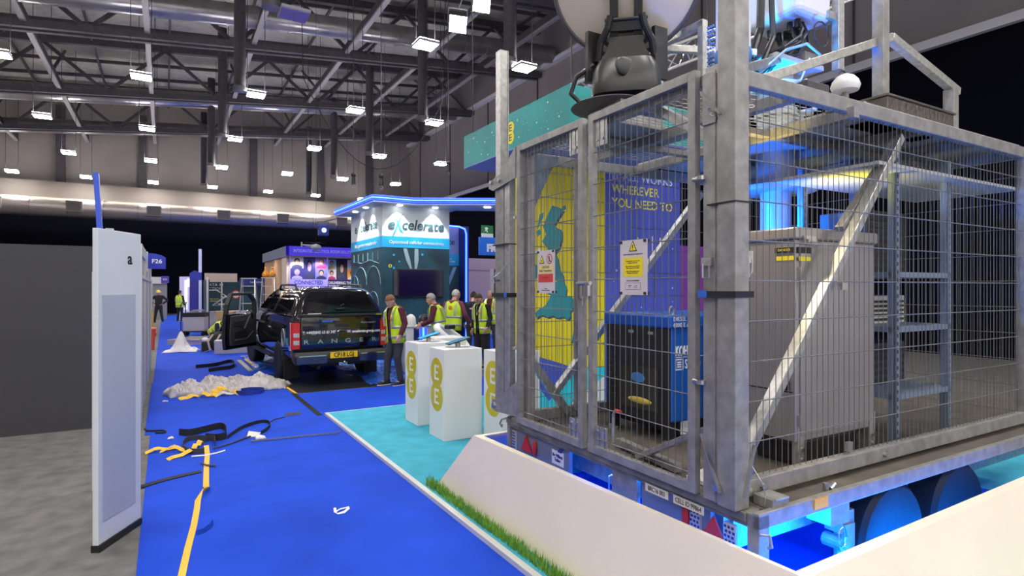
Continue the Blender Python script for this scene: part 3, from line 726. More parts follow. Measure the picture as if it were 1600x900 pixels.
def spot(name, loc, tgt, e, col, ang=80, r=.05, blend=.6):
    l = bpy.data.lights.new(name, 'SPOT'); l.energy = e; l.color = col; l.spot_size = R(ang); l.shadow_soft_size = r; l.spot_blend = blend
    o = bpy.data.objects.new(name, l); COL.objects.link(o); o.location = loc
    o.rotation_euler = (Vector(tgt)-Vector(loc)).to_track_quat('-Z', 'Y').to_euler(); return o
BLU = (.0,.15,1)
spot('mast_blue_spot', MT@Vector((1.2,.9,3.15)), MT@Vector((2.05,1.05,4.4)), 190, (.0,.45,1), 70)
spot('mast_blue_spot', MT@Vector((1.7,.62,3.1)), MT@Vector((2.3,.8,4.0)), 70, BLU, 80)
spot('roof_blue_spot', MT@Vector((1.35,.75,2.1)), MT@Vector((2.1,1.0,2.95)), 70, BLU, 110)
spot('column_blue_spot', MT@Vector((1.25,1.2,2.45)), MT@Vector((1.87,1.1,2.3)), 48, (.0,.17,1), 110)
spot('cabinet_warm_spot', MT@Vector((.42,.45,2.82)), MT@Vector((.78,.4,2.0)), 42, (1,.86,.55), 80)
spot('pole_blue_spot', MT@Vector((.4,.9,3.05)), MT@Vector((.65,.75,3.9)), 25, BLU, 80)
spot('shelf_yellow_spot', MT@Vector((1.55,.42,2.26)), MT@Vector((1.75,.42,2.62)), 26, (1,.82,.02), 120, .08, 1.0)
spot('roof_yellow_spot', MT@Vector((.95,.6,2.45)), MT@Vector((1.05,.6,3.0)), 30, (1,.75,.1), 70)
# ---- satellite dish
d = Rig('satellite_dish', 'large beige satellite dish with dark rim tilted up on the cage roof', 'satellite dish', (.5,1.32,2.95))
ctr = Vector((.5,1.33,4.10)); 
view = (MT.inverted() @ Vector((0,0,1.85)) - ctr).normalized()
nb = Vector((view.x, view.y, -.25)).normalized()                # the back of the dish looks at the gate end
Md = frame(Vector((nb.y,-nb.x,0))*-1, nb).to_4x4()
prof = [(.02,.10)]+[(r, .10*(1-(r/.52)**2)) for r in (.1,.2,.3,.4,.48,.52)]
inner = [(r, z-.012) for r,z in reversed(prof)]
d.add(MB().lathe(prof+inner, ctr, 48, M=Md.to_3x3()), 'reflector', mat('beige reflector', (.55,.49,.42), .4, .25), smooth=True)
d.add(MB().path([ctr+Md.to_3x3()@Vector((.525*math.cos(q*math.pi/24),.525*math.sin(q*math.pi/24),-.005)) for q in range(48)], .018, 8, closed=True), 'rim', dark_steel, smooth=True)
ML = lambda x,y,z: ctr+Md.to_3x3()@Vector((x,y,z))
arm = MB()
for x in (-.085,.085): arm.bar(ML(x,.45,.17), ML(x,-.40,.12), .06, .05, nb)
arm.bar(ML(-.11,-.34,.12), ML(.11,-.34,.12), .07, .13, nb)
for x in (-.1,.1): arm.bar(ML(x,-.38,.12), ML(x*1.25,-.50,.12), .03, .03, nb)
d.add(arm, 'back_arm', black)
sc = MB()
for x,y in ((-.16,-.13),(.16,-.09),(0,.02)): sc.ell(ML(x,y,.105-.10*((x*x+y*y)/.27)), (.012,.012,.012), 8, 6)
d.add(sc, 'screw', steel)
tb = Vector((.5,1.33,3.2))
rt = lambda x,y,z: tb+Vector((nb.y,-nb.x,0)).normalized()*-x+Vector((nb.x,nb.y,0)).normalized()*y+Vector((0,0,z))
tu = MB(); rings = []
for z,wd,dp in ((.02,.24,.2),(.06,.25,.21),(.2,.235,.19),(.27,.2,.16),(.29,.12,.1)):
    rings.append([rt(wd*math.copysign(abs(math.cos(q))**.5,math.cos(q)), dp*math.copysign(abs(math.sin(q))**.5,math.sin(q)), z) for q in [2*math.pi*n/32 for n in range(32)]])
d.add(tu.loft(rings), 'turret', mat('graphite shell', (.06,.06,.06), .35, .5), smooth=True)
d.add(MB().ell(rt(.0,.19,.19), (.1,.02,.07)), 'turret_recess', mat('graphite shell', (.06,.06,.06)), smooth=True)
d.add(MB().ell(rt(-.1,.0,-.04), (.30,.3,.035), 32, 8), 'base_dish', dark_steel, smooth=True)
yk = MB()
for s_ in (-1,1): yk.bar(rt(.24*s_,0,.15), rt(.235*s_,0,.52), .035, .12, (0,0,1)); yk.path([rt(.2*s_,.02,.3),rt(.18*s_,.06,.42),rt(.13*s_,.1,.5),rt(.11*s_,.12,.58)], .025, 8)
yk.loft([[rt(x,y,z) for x in (-w_,w_) for y in ((-.05,.05) if x<0 else (.05,-.05))] for z,w_ in ((.27,.2),(.36,.14),(.42,.12),(.46,.17))])
yk.tube(rt(-.15,.1,.56), rt(.15,.1,.56), .012)
d.add(yk, 'yoke', black)
d.add(MB().path([rt(-.23,.02,.28),rt(-.36,.02,.2),rt(-.4,.02,.08),rt(-.33,.02,.01),rt(-.23,.02,.01)], .018, 8), 'cable', black, smooth=True)
d.add(MB().bx(.05,.85,1.0,1.62,2.92,2.95).bx(.3,.7,1.15,1.5,2.95,3.16), 'base_plate', galv, bevel=.004)
# ---- small dome antenna and roof boxes
d = Rig('dome_antenna', 'small white mushroom-shaped antenna on a bracket on the cage roof', 'antenna', (1.3,.2,2.92))
d.add(MB().lathe([(.02,.02),(.075,.03),(.085,.06),(.075,.09),(.05,.12),(.02,.135),(.001,.137)], (1.3,.2,3.05), 24), 'dome', white_gloss, smooth=True)
d.add(MB().tube((1.3,.2,2.99),(1.3,.2,3.07),.02), 'stem', galv)
d.add(MB().bx(1.15,1.42,.16,.24,2.93,2.99).bx(1.4,1.43,.14,.26,2.93,3.02), 'bracket', galv, bevel=.003)
b = Rig('chequer_box', 'box of chequer plate on the cage roof below the upright post', 'box', (2.0,.25,2.92))
b.add(MB().bx(1.55,2.4,.08,.36,2.93,3.06), 'body', mat('chequer plate', (.16,.14,.13), .4, .7, bump=.9, bscale=26), bevel=.006)
b.add(MB().bx(1.54,2.41,.07,.37,3.06,3.075), 'lid', MATS['chequer plate'], bevel=.003)
b = Rig('roof_clamp_box', 'small dark bracket box on the near cage rail beside the mast', 'box', (.75,.06,2.92))
b.add(MB().bx(.66,.86,.03,.12,2.92,2.99), 'body', dark_steel, bevel=.008)
b.add(MB().lathe([(.012,0),(.012,.015)], (.7,.07,2.99)), 'cap', steel)
# ================================================================ THE STAND WITH THE TRAILER
pf = thing('stand_platform', 'low stand platform covered in turquoise carpet with a white edge', 'platform', (2.0, 8.57, 0))
MB().bx(.03, 6.5, -7.9, -.02, 0, .038).build('carpet', teal_carpet, pf)
MB().bx(-.02, .03, -7.9, 0, .004, .043).bx(-.02, 6.5, -.02, .0, .004, .041).build('edge_strip', mat('edge strip white', (.7,.68,.64), .4, .2), pf)
pl = thing('planter_surround', 'cream slant-ended boxed surround with open top around the trailer', 'surround', (2.2, 3, .038))
def off(o, b): o.location = -Vector(b); return o
PB = (2.2, 3, .038)
fa, fb_ = [(2.14,4.90,.04),(2.25,4.85,.04),(2.235,4.22,.64),(2.173,4.23,.64)], [(2.17,1.25,.04),(2.25,1.3,.04),(2.31,1.49,.64),(2.289,1.43,.64)]
off(MB().loft([[Vector(p).lerp(Vector(q), k/30) for p,q in zip(fa, fb_)] for k in range(31)]).build('front_panel', cream, pl, smooth=True), PB)
off(MB().loft([[(2.25,4.86,.04),(2.25,4.9,.04),(2.235,4.22,.64),(2.235,4.17,.64)], [(6.4,4.6,.04),(6.4,4.65,.04),(6.4,4.22,.64),(6.4,4.17,.64)]]).build('back_panel', cream, pl), PB)
off(MB().loft([[(2.17,1.25,.04),(2.25,1.3,.04),(2.31,1.49,.64),(2.289,1.43,.64)], [(6.4,1.25,.04),(6.4,1.3,.04),(6.4,1.485,.64),(6.4,1.43,.64)]]).build('side_panel', cream, pl), PB)
off(MB().bx(2.26, 6.3, 1.4, 4.5, .04, .05).build('inner_floor', blue_carpet, pl), PB)
rnd = random.Random(2)
gm = MB()
for k in range(2600):
    v = rnd.uniform(1.7, 4.97); u = 2.125 - .075*rnd.random() + .004*(4.9-v)
    h = rnd.uniform(.03, .085)*(1.25 if v > 4.7 else 1); a = rnd.uniform(0, 6.28); L = rnd.uniform(.005, .04)
    dx, dy = math.cos(a)*L, math.sin(a)*L; wx, wy = -math.sin(a)*.0028, math.cos(a)*.0028
    u1 = min(u+dx, 2.15)
    p = [(u-wx,v-wy,.04),(u+wx,v+wy,.04),(u+dx*.4+wx*.8,v+dy*.4+wy*.8,.04+h*.6),(u+dx*.4-wx*.8,v+dy*.4-wy*.8,.04+h*.6)]
    gm.quad(*p); gm.bm.faces.ensure_lookup_table()
    vs = [gm.bm.verts.new(p[3]), gm.bm.verts.new(p[2]), gm.bm.verts.new((u1,v+dy,.04+h))]; gm.bm.faces.new(vs)
g = gm.build('artificial_grass', mat('grass blades', (.16,.36,.03), .6, noise=.45, nscale=30))
tag(g, 'strip of green artificial grass along the foot of the cream surround', 'grass', kind='stuff')
# pedestals
pd = thing('display_pedestal', '', 'pedestal', (2.82,6.24,.038), group='white pedestals with yellow double-disc emblem')
MB().bx(0,.5,0,.45,0,1.08).build('body', white, pd, bevel=.004)
em = MB().prism(circ(.225,.50+.29,.178,40), (-.002,0,0), (0,1,0), (0,0,1), (.004,0,0)).prism(circ(.225,.50,.178,40), (-.0024,0,0), (0,1,0), (0,0,1), (.0044,0,0)).prism(rect(.225-.1,.6,.225+.1,.69), (-.0021,0,0), (0,1,0), (0,0,1), (.0041,0,0)).build('emblem', ee_yellow, pd)
for z in (.79, .50):
    e = MB()
    def er(a,b,c_,d_): e.bx(-.0045,-.002,.225-b,.225-a,z+c_,z+d_)
    er(-.06,-.03,-.09,.09); er(-.03,.065,.062,.09); er(-.03,.065,-.09,-.062); er(-.03,.035,-.014,.014)
    e.build('emblem_letter', white, pd)
for lab,p,full in (('front white pedestal with yellow double-disc emblem and a dark tablet', (2.82,6.24), 1), ('second white pedestal with yellow emblem, beside the man at the car, holding a blue tablet', (2.84,7.13), 1), ('white pedestal with yellow emblem half hidden behind the near steel leg', (3.26,5.63), 1), ('white pedestal standing behind the other three, emblem out of sight', (3.35,7.72), 1)):
    if p[0] == 2.82: pd['label'] = lab; first_pd = pd
    else: dup(pd, lab, (p[0],p[1],.038))
def tablet(x, y, label, scr, rz):
    o = thing('tablet_stand', label, 'tablet', (x,y,1.118), rz)
    MB().lathe([(.03,0),(.03,.05),(.02,.06)], seg=16).build('stand_foot', galv_l, o, smooth=True)
    b = MB().bar((-.13,-.05,.035),(.13,.06,.115),.19,.012,(0,0,1)).build('tablet_body', black, o, bevel=.003)
    MB().bar((-.12,-.047,.045),(.12,.057,.122),.17,.004,(0,0,1)).build('screen', scr, b)
tablet(3.12, 6.5, 'dark tilted tablet on the front pedestal', mat('dark screen', (.02,.12,.22), .15, emit=(.02,.2,.35), es=.25), R(-35))
tablet(3.1, 7.38, 'bright blue tilted tablet on the second pedestal', mat('blue screen', (.03,.3,.7), .15, emit=(.02,.4,.9), es=.8), R(-35))
# curved white hoop
h = thing('white_hoop', 'white curved tubular hoop with a black clip behind the front pedestal', 'hoop', (4.12,8.8,.04), R(20))
pts = [(.34*math.cos(q), .1*math.sin(q), .98+.11*math.sin(q)-.16*math.cos(q)) for q in [k*math.pi/10 for k in range(20)]]
MB().path(pts, .06, 12, closed=True).build('hoop', white_gloss, h, smooth=True)
MB().path([(0,.0,.98),(0,0,.05)], .04, 10).lathe([(.2,0),(.2,.03),(.05,.05)], (0,0,0)).build('column', white_gloss, h, smooth=True)
MB().bx(-.17,-.02,-.1,.02,1.13,1.2).build('clip', black, h, bevel=.015)
# printed back wall
WY = 6.94
wl = thing('printed_wall', 'tall yellow and blue printed stand wall behind the cage with a country map', 'stand wall', (5.85,WY,.04))
def o2(o): o.location = (-5.85,-WY,-.04); return o
X = (1,0,0)
o2(MB().bx(4.25,5.86,WY,WY+.12,.04,3.66).build('yellow_panel', yellow_m, wl))
o2(MB().bx(5.86,7.5,WY+.0,WY+.12,.04,3.66).build('blue_panel', blue_print, wl))
cv = lambda q: [(4.49+x*.00514, 3.83-y*.00429) for x,y in q]
def wallprint(nm, poly, m, d): return o2(MB().prism(poly, (0,WY-d,0), (1,0,0), (0,0,1), (0,d-.0005,0)).build(nm, m, wl))
wallprint('aqua_wave', [(4.3,.06),(4.3,.95),(4.75,.8),(5.2,.68),(5.858,.62),(5.858,.06)], aqua_print, .002)
wallprint('violet_wedge', [(4.55,.88),(5.25,.66),(4.8,.2),(4.55,.5)], blue_print, .003)
wallprint('white_wedge', [(5.858,.06),(5.858,.5),(5.6,.35),(5.1,.06)], white, .0035)
mp = cv([(95,185),(70,180),(62,200),(50,225),(40,255),(50,280),(36,305),(52,318),(58,340),(72,345),(68,370),(58,395),(72,405),(78,425),(88,440),(62,448),(42,458),(46,472),(66,482),(60,500),(48,520),(30,530),(12,545),(16,562),(34,552),(56,560),(72,556),(92,564),(110,560),(126,572),(136,560),(134,545),(148,528),(150,505),(138,490),(118,488),(122,462),(112,440),(108,412),(96,395),(92,365),(82,340),(96,322),(104,292),(106,262),(88,256),(78,246),(92,222),(112,190)])
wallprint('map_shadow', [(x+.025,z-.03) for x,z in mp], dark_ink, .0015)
wallprint('map', mp, teal_print, .003)
for isl in ([(152,105),(160,100),(157,120),(150,140),(143,150),(147,125)], [(105,180),(118,175),(120,188),(108,196)], [(28,215),(42,205),(40,225),(30,245),(20,268),(24,240)], [(18,272),(30,262),(32,280),(20,290)], [(0,390),(14,382),(26,392),(28,420),(10,436),(-8,425)]):
    wallprint('island', cv(isl), teal_print, .003)
for (x,z) in ((5.35,1.2),(5.2,1.02)): wallprint('boat', [(x,z),(x+.1,z),(x+.05,z+.2)], teal_print, .003)
for (x,z,s_) in ((5.32,2.3,1),(4.62,2.35,.7),(4.7,1.95,.6)): wallprint('cloud', [(x-.12*s_,z),(x+.14*s_,z),(x+.1*s_,z+.06*s_),(x+.03*s_,z+.1*s_),(x-.06*s_,z+.07*s_)], white, .003)
yt = mat('pale yellow letters', (.9,.85,.06), .5)
lg = mat('pale lilac letters', (.6,.6,.75), .5)
for i,(s_,m_) in enumerate((('IT ALL WORKS', lg), ('WHEREVER', yt), ('YOU NEED TO', yt))):
    t_ = text('slogan', s_, .2, m_, (5.99,WY-.002,3.62-.215*i), X, NY, wl, 'LEFT', bold=.001); t_.location = (-5.85,-WY,-.04)
for (x,z) in ((6.85,2.4),(7.02,2.38)): wallprint('mast_drawing', [(x,z),(x+.03,z),(x+.03,z+.3),(x,z+.3)], lg, .002)
wallprint('mast_drawing', [(6.9,1.7),(6.93,1.7),(6.93,2.5),(6.9,2.5)], dark_ink, .002)
rnd = random.Random(8)
for k in range(26):
    x, z = rnd.uniform(5.95,7.4), rnd.uniform(.4,2.9); s_ = rnd.uniform(.008,.02); wallprint('star_dot', circ(x,z,s_,8), lg, .002)
# side return with the vertical writing, seen beside the near leg
t_ = text('slogan', 'VISIBILITY', .15, teal_print, (4.30,WY-.002,2.95), (0,0,-1), NY, wl, 'CENTER', bold=0); t_.location = (-5.85,-WY,-.04)
# purple lit area behind the blue wall
pw = thing('violet_panel', 'small violet backdrop panel with a white double-ring sign behind the blue wall', 'stand wall', (8.1,7.6,.04))
MB().bx(-.9,1.3,0,.08,0,2.6).build('panel', mat('violet board', (.2,.03,.35), .5), pw)
for z in (2.05,1.72,1.4): MB().prism(circ(-.35,z,.16,28), (0,-.012,0), (1,0,0), (0,0,1), (0,.011,0)).build('disc', mat('lit white disc', (.85,.85,.9), .4, emit=(.8,.8,1), es=.5), pw)
text('writing', 'C', .2, white, (-.5,-.003,2.35), X, NY, pw)
# hanging banner ring
bn = thing('hanging_banner', 'teal hanging banner box with dotted light trails above the cage', 'banner', (4.0,5.4,3.72))
tb_ = mat('banner teal', (.003,.27,.26), .5, noise=.25, nscale=1.1)
MB().bx(0,.04,0,2.67,0,.49).build('long_face', tb_, bn); MB().bx(0,2.6,-.03,.0,0,.49).build('end_face', tb_, bn)
MB().bx(0,2.6,2.67,2.71,0,.49).bx(2.56,2.6,0,2.67,0,.49).build('back_faces', tb_, bn)
MB().bx(0,2.6,-.03,2.71,-.012,0).build('underside', mat('lilac underside', (.22,.24,.62), .5), bn)
dt = MB(); rnd = random.Random(5)
for row in range(8):
    z = .06+row*.047
    for k in range(9):
        v = rnd.uniform(.05,2.6); r_d = rnd.choice((.003,.003,.004,.005,.012)); dt.prism(circ(v,z+.02*rnd.random(),r_d,8), (-.002,0,0), (0,1,0), (0,0,1), (.002,0,0))
        if k < 9: dt.prism(circ(rnd.uniform(.05,1.2),z,r_d,8), (0,-.032,0), (1,0,0), (0,0,1), (0,.002,0))
dt.build('dot_trails', mat('pale aqua dots', (.5,.8,.8), .5), bn)
eb = MB().prism(circ(1.29,.29,.085,24), (-.003,0,0), (0,1,0), (0,0,1), (.003,0,0)).prism(circ(1.29,.16,.085,24), (-.0034,0,0), (0,1,0), (0,0,1), (.0034,0,0)).build('emblem', mat('bright yellow', (.85,.75,.02), .5), bn)
for z in (.29,.16):
    e = MB().bx(-.006,-.003,1.31,1.325,z-.045,z+.045)
    for dz in (-.038,0,.038): e.bx(-.006,-.003,1.26,1.31,z+dz-.007,z+dz+.007)
    e.build('emblem_letter', dark_ink, bn)
wz = MB()
for x,y in ((.1,.05),(.1,2.6),(2.5,.05),(2.5,2.6)): wz.tube((x,y,.49),(x+.2,y+.5,9),.008,seg=5)
wz.build('suspension_wire', ink, bn)
MB().ell((.9,2.3,-.02),(.06,.06,.02)).build('downlight', mat('small lamp', (1,1,1), .4, emit=(1,1,1), es=12), bn)
# lattice truss piece behind the dish
tr = thing('lattice_truss', 'silver lattice truss hanging behind the satellite dish', 'truss', (6.0,5.5,4.55))
A, B = Vector((-1.2,1.0,-.2)), Vector((2.6,-1.2,1.5)); dv = (B-A)
tt = MB(); offs = [Vector((0,0,0)), Vector((.1,.17,.25)), Vector((-.1,-.17,.25))]
for o_ in offs: tt.tube(A+o_, B+o_, .022, seg=8)
for k in range(14):
    p = A+dv*(k/14); q = A+dv*((k+.5)/14); r_ = A+dv*((k+1)/14)
    for i in range(3): tt.tube(p+offs[i], q+offs[(i+1)%3], .01, seg=6); tt.tube(q+offs[(i+1)%3], r_+offs[i], .01, seg=6)
tt.build('truss_tubes', alu, tr, smooth=True)
MB().tube((.2,.2,.5),(.2,.2,6),.012,seg=6).tube((-.9,.8,.2),(-.9,.8,6),.012,seg=6).build('chain', dark_steel, tr)

# ================================================================ THE WHITE AND BLUE STAND BEHIND THE CAR
ex = thing('lightbox_stand', 'white, light blue and dark teal stand tower reading excelerate under a blue lit canopy', 'exhibition stand', (4.83,14.6,0))
def o3(o): o.location = (-4.83,-14.6,0); return o
def ob(mb, nm, m, **k): return o3(mb.build(nm, m, ex, **k))
wp = mat('white stand panel', (.62,.68,.7), .5); cyan = mat('cyan band', (.01,.38,.72), .5)
dteal = mat('dark teal print', (.008,.055,.085), .5, noise=.6, nscale=1.3)
ob(MB().bx(4.83,6.75,14.6,17.5,3.21,4.05), 'white_header', wp)
ob(MB().bx(4.825,6.755,14.595,17.5,2.92,3.21), 'cyan_band', cyan)
ob(MB().bx(4.83,6.75,14.6,17.5,0,2.92), 'dark_panel', dteal)
XX, YY = (1,0,0), (0,-1,0)
def lettering(body, size, m, loc, x, n, **k): return o3(text('writing', body, size, m, loc, x, n, ex, **k))
lettering('e', .38, dark_ink, (5.07,14.59,3.52), XX, YY, bold=.01, sx=1.1, shear=.2)
lettering('celerate', .38, dark_ink, (5.96,14.59,3.52), XX, YY, bold=.008, sx=.98, shear=.2)
o3(flat('cross_swoosh', [(-.17,-.36),(-.08,-.24),(.17,.34),(.03,.16)], mat('aqua swoosh', (.03,.28,.33), .5), (5.25,14.6,3.5), XX, YY, ex, .006))
o3(flat('cross_swoosh', [(.17,-.22),(.06,-.14),(-.04,.12),(-.07,.33),(.02,.1)], mat('aqua swoosh', (.03,.28,.33), .5), (5.25,14.6,3.5), XX, YY, ex, .007))
lettering('Optimised cellular connectivity', .125, white, (5.8,14.59,3.06), XX, YY)
lettering('e', .38, dark_ink, (4.82,16.95,3.56), (0,-1,0), (-1,0,0), bold=.008, sx=1.2)
lettering('celerate', .36, dark_ink, (4.82,15.75,3.56), (0,-1,0), (-1,0,0), bold=.008, sx=1.3)
lettering('Next generation innovation today', .15, white, (4.82,16.05,3.06), (0,-1,0), (-1,0,0))
# network drawing on the left face, smoke and dots on the front
nw = MB(); rnd = random.Random(3)
for cy, cz, rr in ((15.3,1.95,.62),(16.5,1.95,.62),(15.3,1.4,.45),(16.5,1.4,.45),(17.1,1.9,.4)):
    nw.path([(4.82,cy+rr*math.cos(q),cz+rr*.8*math.sin(q)) for q in [k*math.pi/12 for k in range(13)]], .008, 5)
nw.path([(4.82,14.8,2.5),(4.82,15.6,2.62),(4.82,16.3,2.55),(4.82,17.2,2.62)], .008, 5)
for k in range(6): nw.path([(4.82,14.9+.45*k,2.6),(4.82,14.9+.45*k,2.82)], .012, 5)
ob(nw, 'network_drawing', mat('pale teal line', (.25,.5,.55), .5))
sm = MB()
for dx in (-.04,.04): sm.ribbon([(5.68+dx,14.595,2.0),(5.7+dx*1.4,14.595,2.3),(5.66+dx*3,14.595,2.6),(5.62+dx*4,14.595,2.9)], [(.03,0,0),(.04,0,0),(.12,0,0),(.1,0,0)], .006)
ob(sm, 'smoke_plume', mat('smoke print', (.25,.36,.4), .6))
for x,z,q in ((5.15,2.72,.03),(5.95,2.75,.03),(5.3,2.55,.02),(5.15,2.38,.03),(5.8,2.55,.03)): o3(flat('print_dot', circ(0,0,q,12), cyan, (x,14.6,z), XX, YY, ex, .006))
o3(flat('print_ring', circ(0,0,.045,16), MATS['pale yellow letters'], (5.05,14.6,2.43), XX, YY, ex, .005)); o3(flat('print_ring', circ(0,0,.028,16), dteal, (5.05,14.6,2.43), XX, YY, ex, .006))
# canopy
pol = [(4.4,17.7),(4.47,14.2),(5.6,14.2),(7.4,13.15),(9.6,12.3),(9.6,13.6),(7.6,14.4),(7.0,14.7),(7.0,17.7)]
ob(MB().prism(pol, (0,0,4.02), (1,0,0), (0,1,0), (0,0,.03)), 'canopy_underside', wp)
ob(MB().prism(pol, (0,0,4.05), (1,0,0), (0,1,0), (0,0,.14)), 'canopy', mat('canopy blue', (.01,.02,.3), .4))
edge = [Vector((x,y,4.12)) for x,y in pol[:5]]
ob(MB().path([p+Vector((-.02,-.02,-.04)) for p in edge], .02, 8).path([p+Vector((-.02,-.02,.06)) for p in edge], .02, 8), 'led_glow_strip', led_blue)
ob(MB().path([p+Vector((-.035,-.035,.01)) for p in edge], .016, 8), 'led_strip', led_core)
for i,(x,y,tx,ty) in enumerate(((5.25,14.42,5.25,14.6),(6.25,14.42,6.25,14.6),(4.63,15.35,4.83,15.35),(4.63,16.35,4.83,16.35))):
    ob(MB().lathe([(.07,4.0),(.07,4.02)], (x,y,0)), 'downlight', mat('small lamp', (1,1,1), .4, emit=(1,1,1), es=12))
    spot('canopy_downlight', (x+.0,y,3.99), (tx,ty,3.1), 130, (.9,1,1), 78, .03, .25)
ob(MB().lathe([(.09,4.0),(.09,4.02)], (7.4,13.6,0)), 'downlight', MATS['small lamp'])
# second panel with LED frame
ob(MB().bx(6.75,7.95,16.4,16.5,0,3.75), 'rear_panel', mat('lilac print', (.25,.32,.62), .5))
ob(MB().bx(6.75,7.95,16.38,16.5,2.55,2.9), 'rear_cyan_band', cyan)
ob(MB().bx(6.75,7.95,16.38,16.5,0,2.55), 'rear_dark_panel', dteal)
lettering('excelerate', .26, dark_ink, (7.2,16.37,3.28), XX, YY, bold=.004)
lettering('Connected anywhere\nsecure, resilient mobile data', .08, white, (7.3,16.37,2.72), XX, YY)
o3(flat('light_beam', [(0,0),(.5,1.2),(.62,1.2),(.1,0)], mat('beam print', (.2,.4,.6), .5), (7.2,16.38,1.3), XX, YY, ex, .003))
fp = [(6.7,16.2,3.78),(7.75,16.0,3.72),(7.92,15.98,3.66),(7.96,15.97,3.5),(7.96,15.97,.05)]
ob(MB().path(fp, .035, 8), 'led_frame_glow', led_blue); ob(MB().path([(x-.03,y-.03,z) for x,y,z in fp], .018, 8), 'led_frame', led_core)
ob(MB().bx(7.9,8.05,16.0,16.5,0,3.75), 'frame_post', navy)
tv = thing('television', 'large dark wall screen on the dark teal tower front', 'screen', (5.88,14.58,1.6))
MB().bx(-.65,.65,-.06,.0,0,.76).build('frame', black, tv, bevel=.01); MB().bx(-.62,.62,-.064,-.06,.03,.73).build('screen', mat('tv glass', (.006,.006,.03), .12), tv)
MB().bx(-.75,-.65,-.04,.01,.05,.7).build('wall_bracket', dark_steel, tv)
# demo counter with domes
ct = thing('demo_counter', 'white demo counter with a blue light bar behind the second pedestal', 'counter', (4.75,12.0,0))
MB().bx(-.35,.4,-.2,.25,0,1.0).build('body', white, ct, bevel=.005); MB().bx(-.37,.42,-.22,.27,1.0,1.03).build('top', wp, ct, bevel=.004)
MB().bx(.06,.1,-.215,-.2,.4,.98).build('light_bar', led_core, ct); MB().bx(.0,.16,-.208,-.2,.4,.98).build('light_bar_recess', led_blue, ct)
MB().bx(-.14,-.02,-.205,-.2,.05,.98).build('dark_inset', navy, ct)
def dome(x, y, lab, m1):
    o = thing('antenna_dome', lab, 'antenna dome', (x,y,1.03))
    MB().lathe([(.115,.0),(.12,.03),(.12,.06)], seg=28).build('base', white_gloss, o, smooth=True)
    MB().lathe([(.112,.06),(.112,.12),(.1,.18),(.07,.22),(.03,.245),(.001,.25)], seg=28).build('shell', m1, o, smooth=True)
dome(4.60, 11.95, 'white rounded antenna dome on the demo counter', white_gloss)
dome(4.90, 11.95, 'smoked black antenna dome on the demo counter', mat('smoked dome', (.02,.02,.03), .08))
# lilac wall with door, FR sign, exit sign
wv = thing('lilac_wall', 'pale lilac wall with a dark handle behind the blue light frame', 'wall panel', (10.9,20,0))
MB().bx(-1.5,.1,0,.1,0,2.55).build('panel', mat('lilac board', (.46,.36,.47), .6), wv)
MB().bx(.1,.25,-.05,.1,0,2.6).build('post', offwhite, wv); MB().bx(.25,.6,-.05,.1,0,2.6).build('dark_door', mat('brown door', (.06,.04,.045), .5), wv)
MB().bx(.6,.95,-.06,.1,0,2.6).build('white_post', wp, wv); MB().bx(-1.0,-.85,-.02,0,1.5,1.54).build('handle', ink, wv)
MB().bx(-1.5,.9,-.03,.1,2.55,3.0).build('header', mat('lilac board'  , (.46,.36,.47)), wv)
fs = thing('fascia_sign', 'bright blue fascia sign with white letters FR beside the steel leg', 'sign', (9.22,17.5,2.98))
MB().bx(0,1.6,0,.08,0,.62).build('board', mat('bright blue board', (.01,.16,.72), .5), fs)
text('writing', 'FRONTLINE', .34, white, (.28,-.004,.24), X, NY, fs, 'LEFT', bold=.022)
es = thing('exit_sign', 'green emergency exit sign above the blue fascia sign', 'sign', (9.36,17.6,3.6))
MB().bx(0,.45,0,.05,.14,.42).build('board', mat('exit green', (.01,.16,.05), .5), es); MB().bx(0,.45,-.0,.05,0,.14).build('lower_board', wp, es)
MB().prism([(.1,.2),(.14,.26),(.12,.34),(.2,.36),(.26,.3),(.2,.28),(.24,.18),(.2,.18),(.17,.24)], (0,-.004,0), (1,0,0), (0,0,1), (0,.003,0)).build('running_figure', white, es)
# ================================================================ THE PICK-UP (own frame: x to its right, y forwards)
tk = thing('pickup_truck', 'black pick-up truck with canopy and open front door, seen from behind', 'pick-up truck', (2.0,11.28,0.006), R(2))
paint = mat('black car paint', (.004,.004,.007), .12, .0, coat=1, spec=.6)
trim_b = mat('matt black trim', (.015,.015,.016), .55)
chrome = mat('chrome', (.75,.75,.78), .12, 1)
def rr(x0, x1, y0, y1, r, z, n=5, dz=None):
    """rounded rectangle ring at height z"""
    pts = []
    for cx, cy, a0 in ((x1-r,y1-r,0),(x0+r,y1-r,90),(x0+r,y0+r,180),(x1-r,y0+r,270)):
        for k in range(n+1):
            a = R(a0+90*k/n); pts.append((cx+r*math.cos(a), cy+r*math.sin(a), z))
    return pts
def applied(o):
    dg = bpy.context.evaluated_depsgraph_get(); dg.update()
    me = bpy.data.meshes.new_from_object(o.evaluated_get(dg)); old = o.data
    o.modifiers.clear(); o.data = me; return o
lo = MB()
lo.loft([rr(.06,1.80,.10,5.15,.12,.48), rr(.0,1.86,.03,5.25,.16,.60), rr(-.01,1.87,.0,5.3,.2,.85), rr(.0,1.86,.0,5.25,.22,1.05), rr(.03,1.83,.02,5.1,.24,1.16), rr(.05,1.81,.03,3.95,.1,1.24), rr(.06,1.80,.03,3.9,.1,1.32)])
body = lo.build('body', paint, tk)
cut = MB()
for y in (1.12, 4.34): cut.tube((-.3,y,.40),(.32,y,.40),.455,seg=32).tube((1.54,y,.40),(2.2,y,.40),.455,seg=32)
cutter = cut.build('cutter', None)
b_ = body.modifiers.new('b', 'BOOLEAN'); b_.object = cutter; b_.operation = 'DIFFERENCE'; b_.solver = 'EXACT'
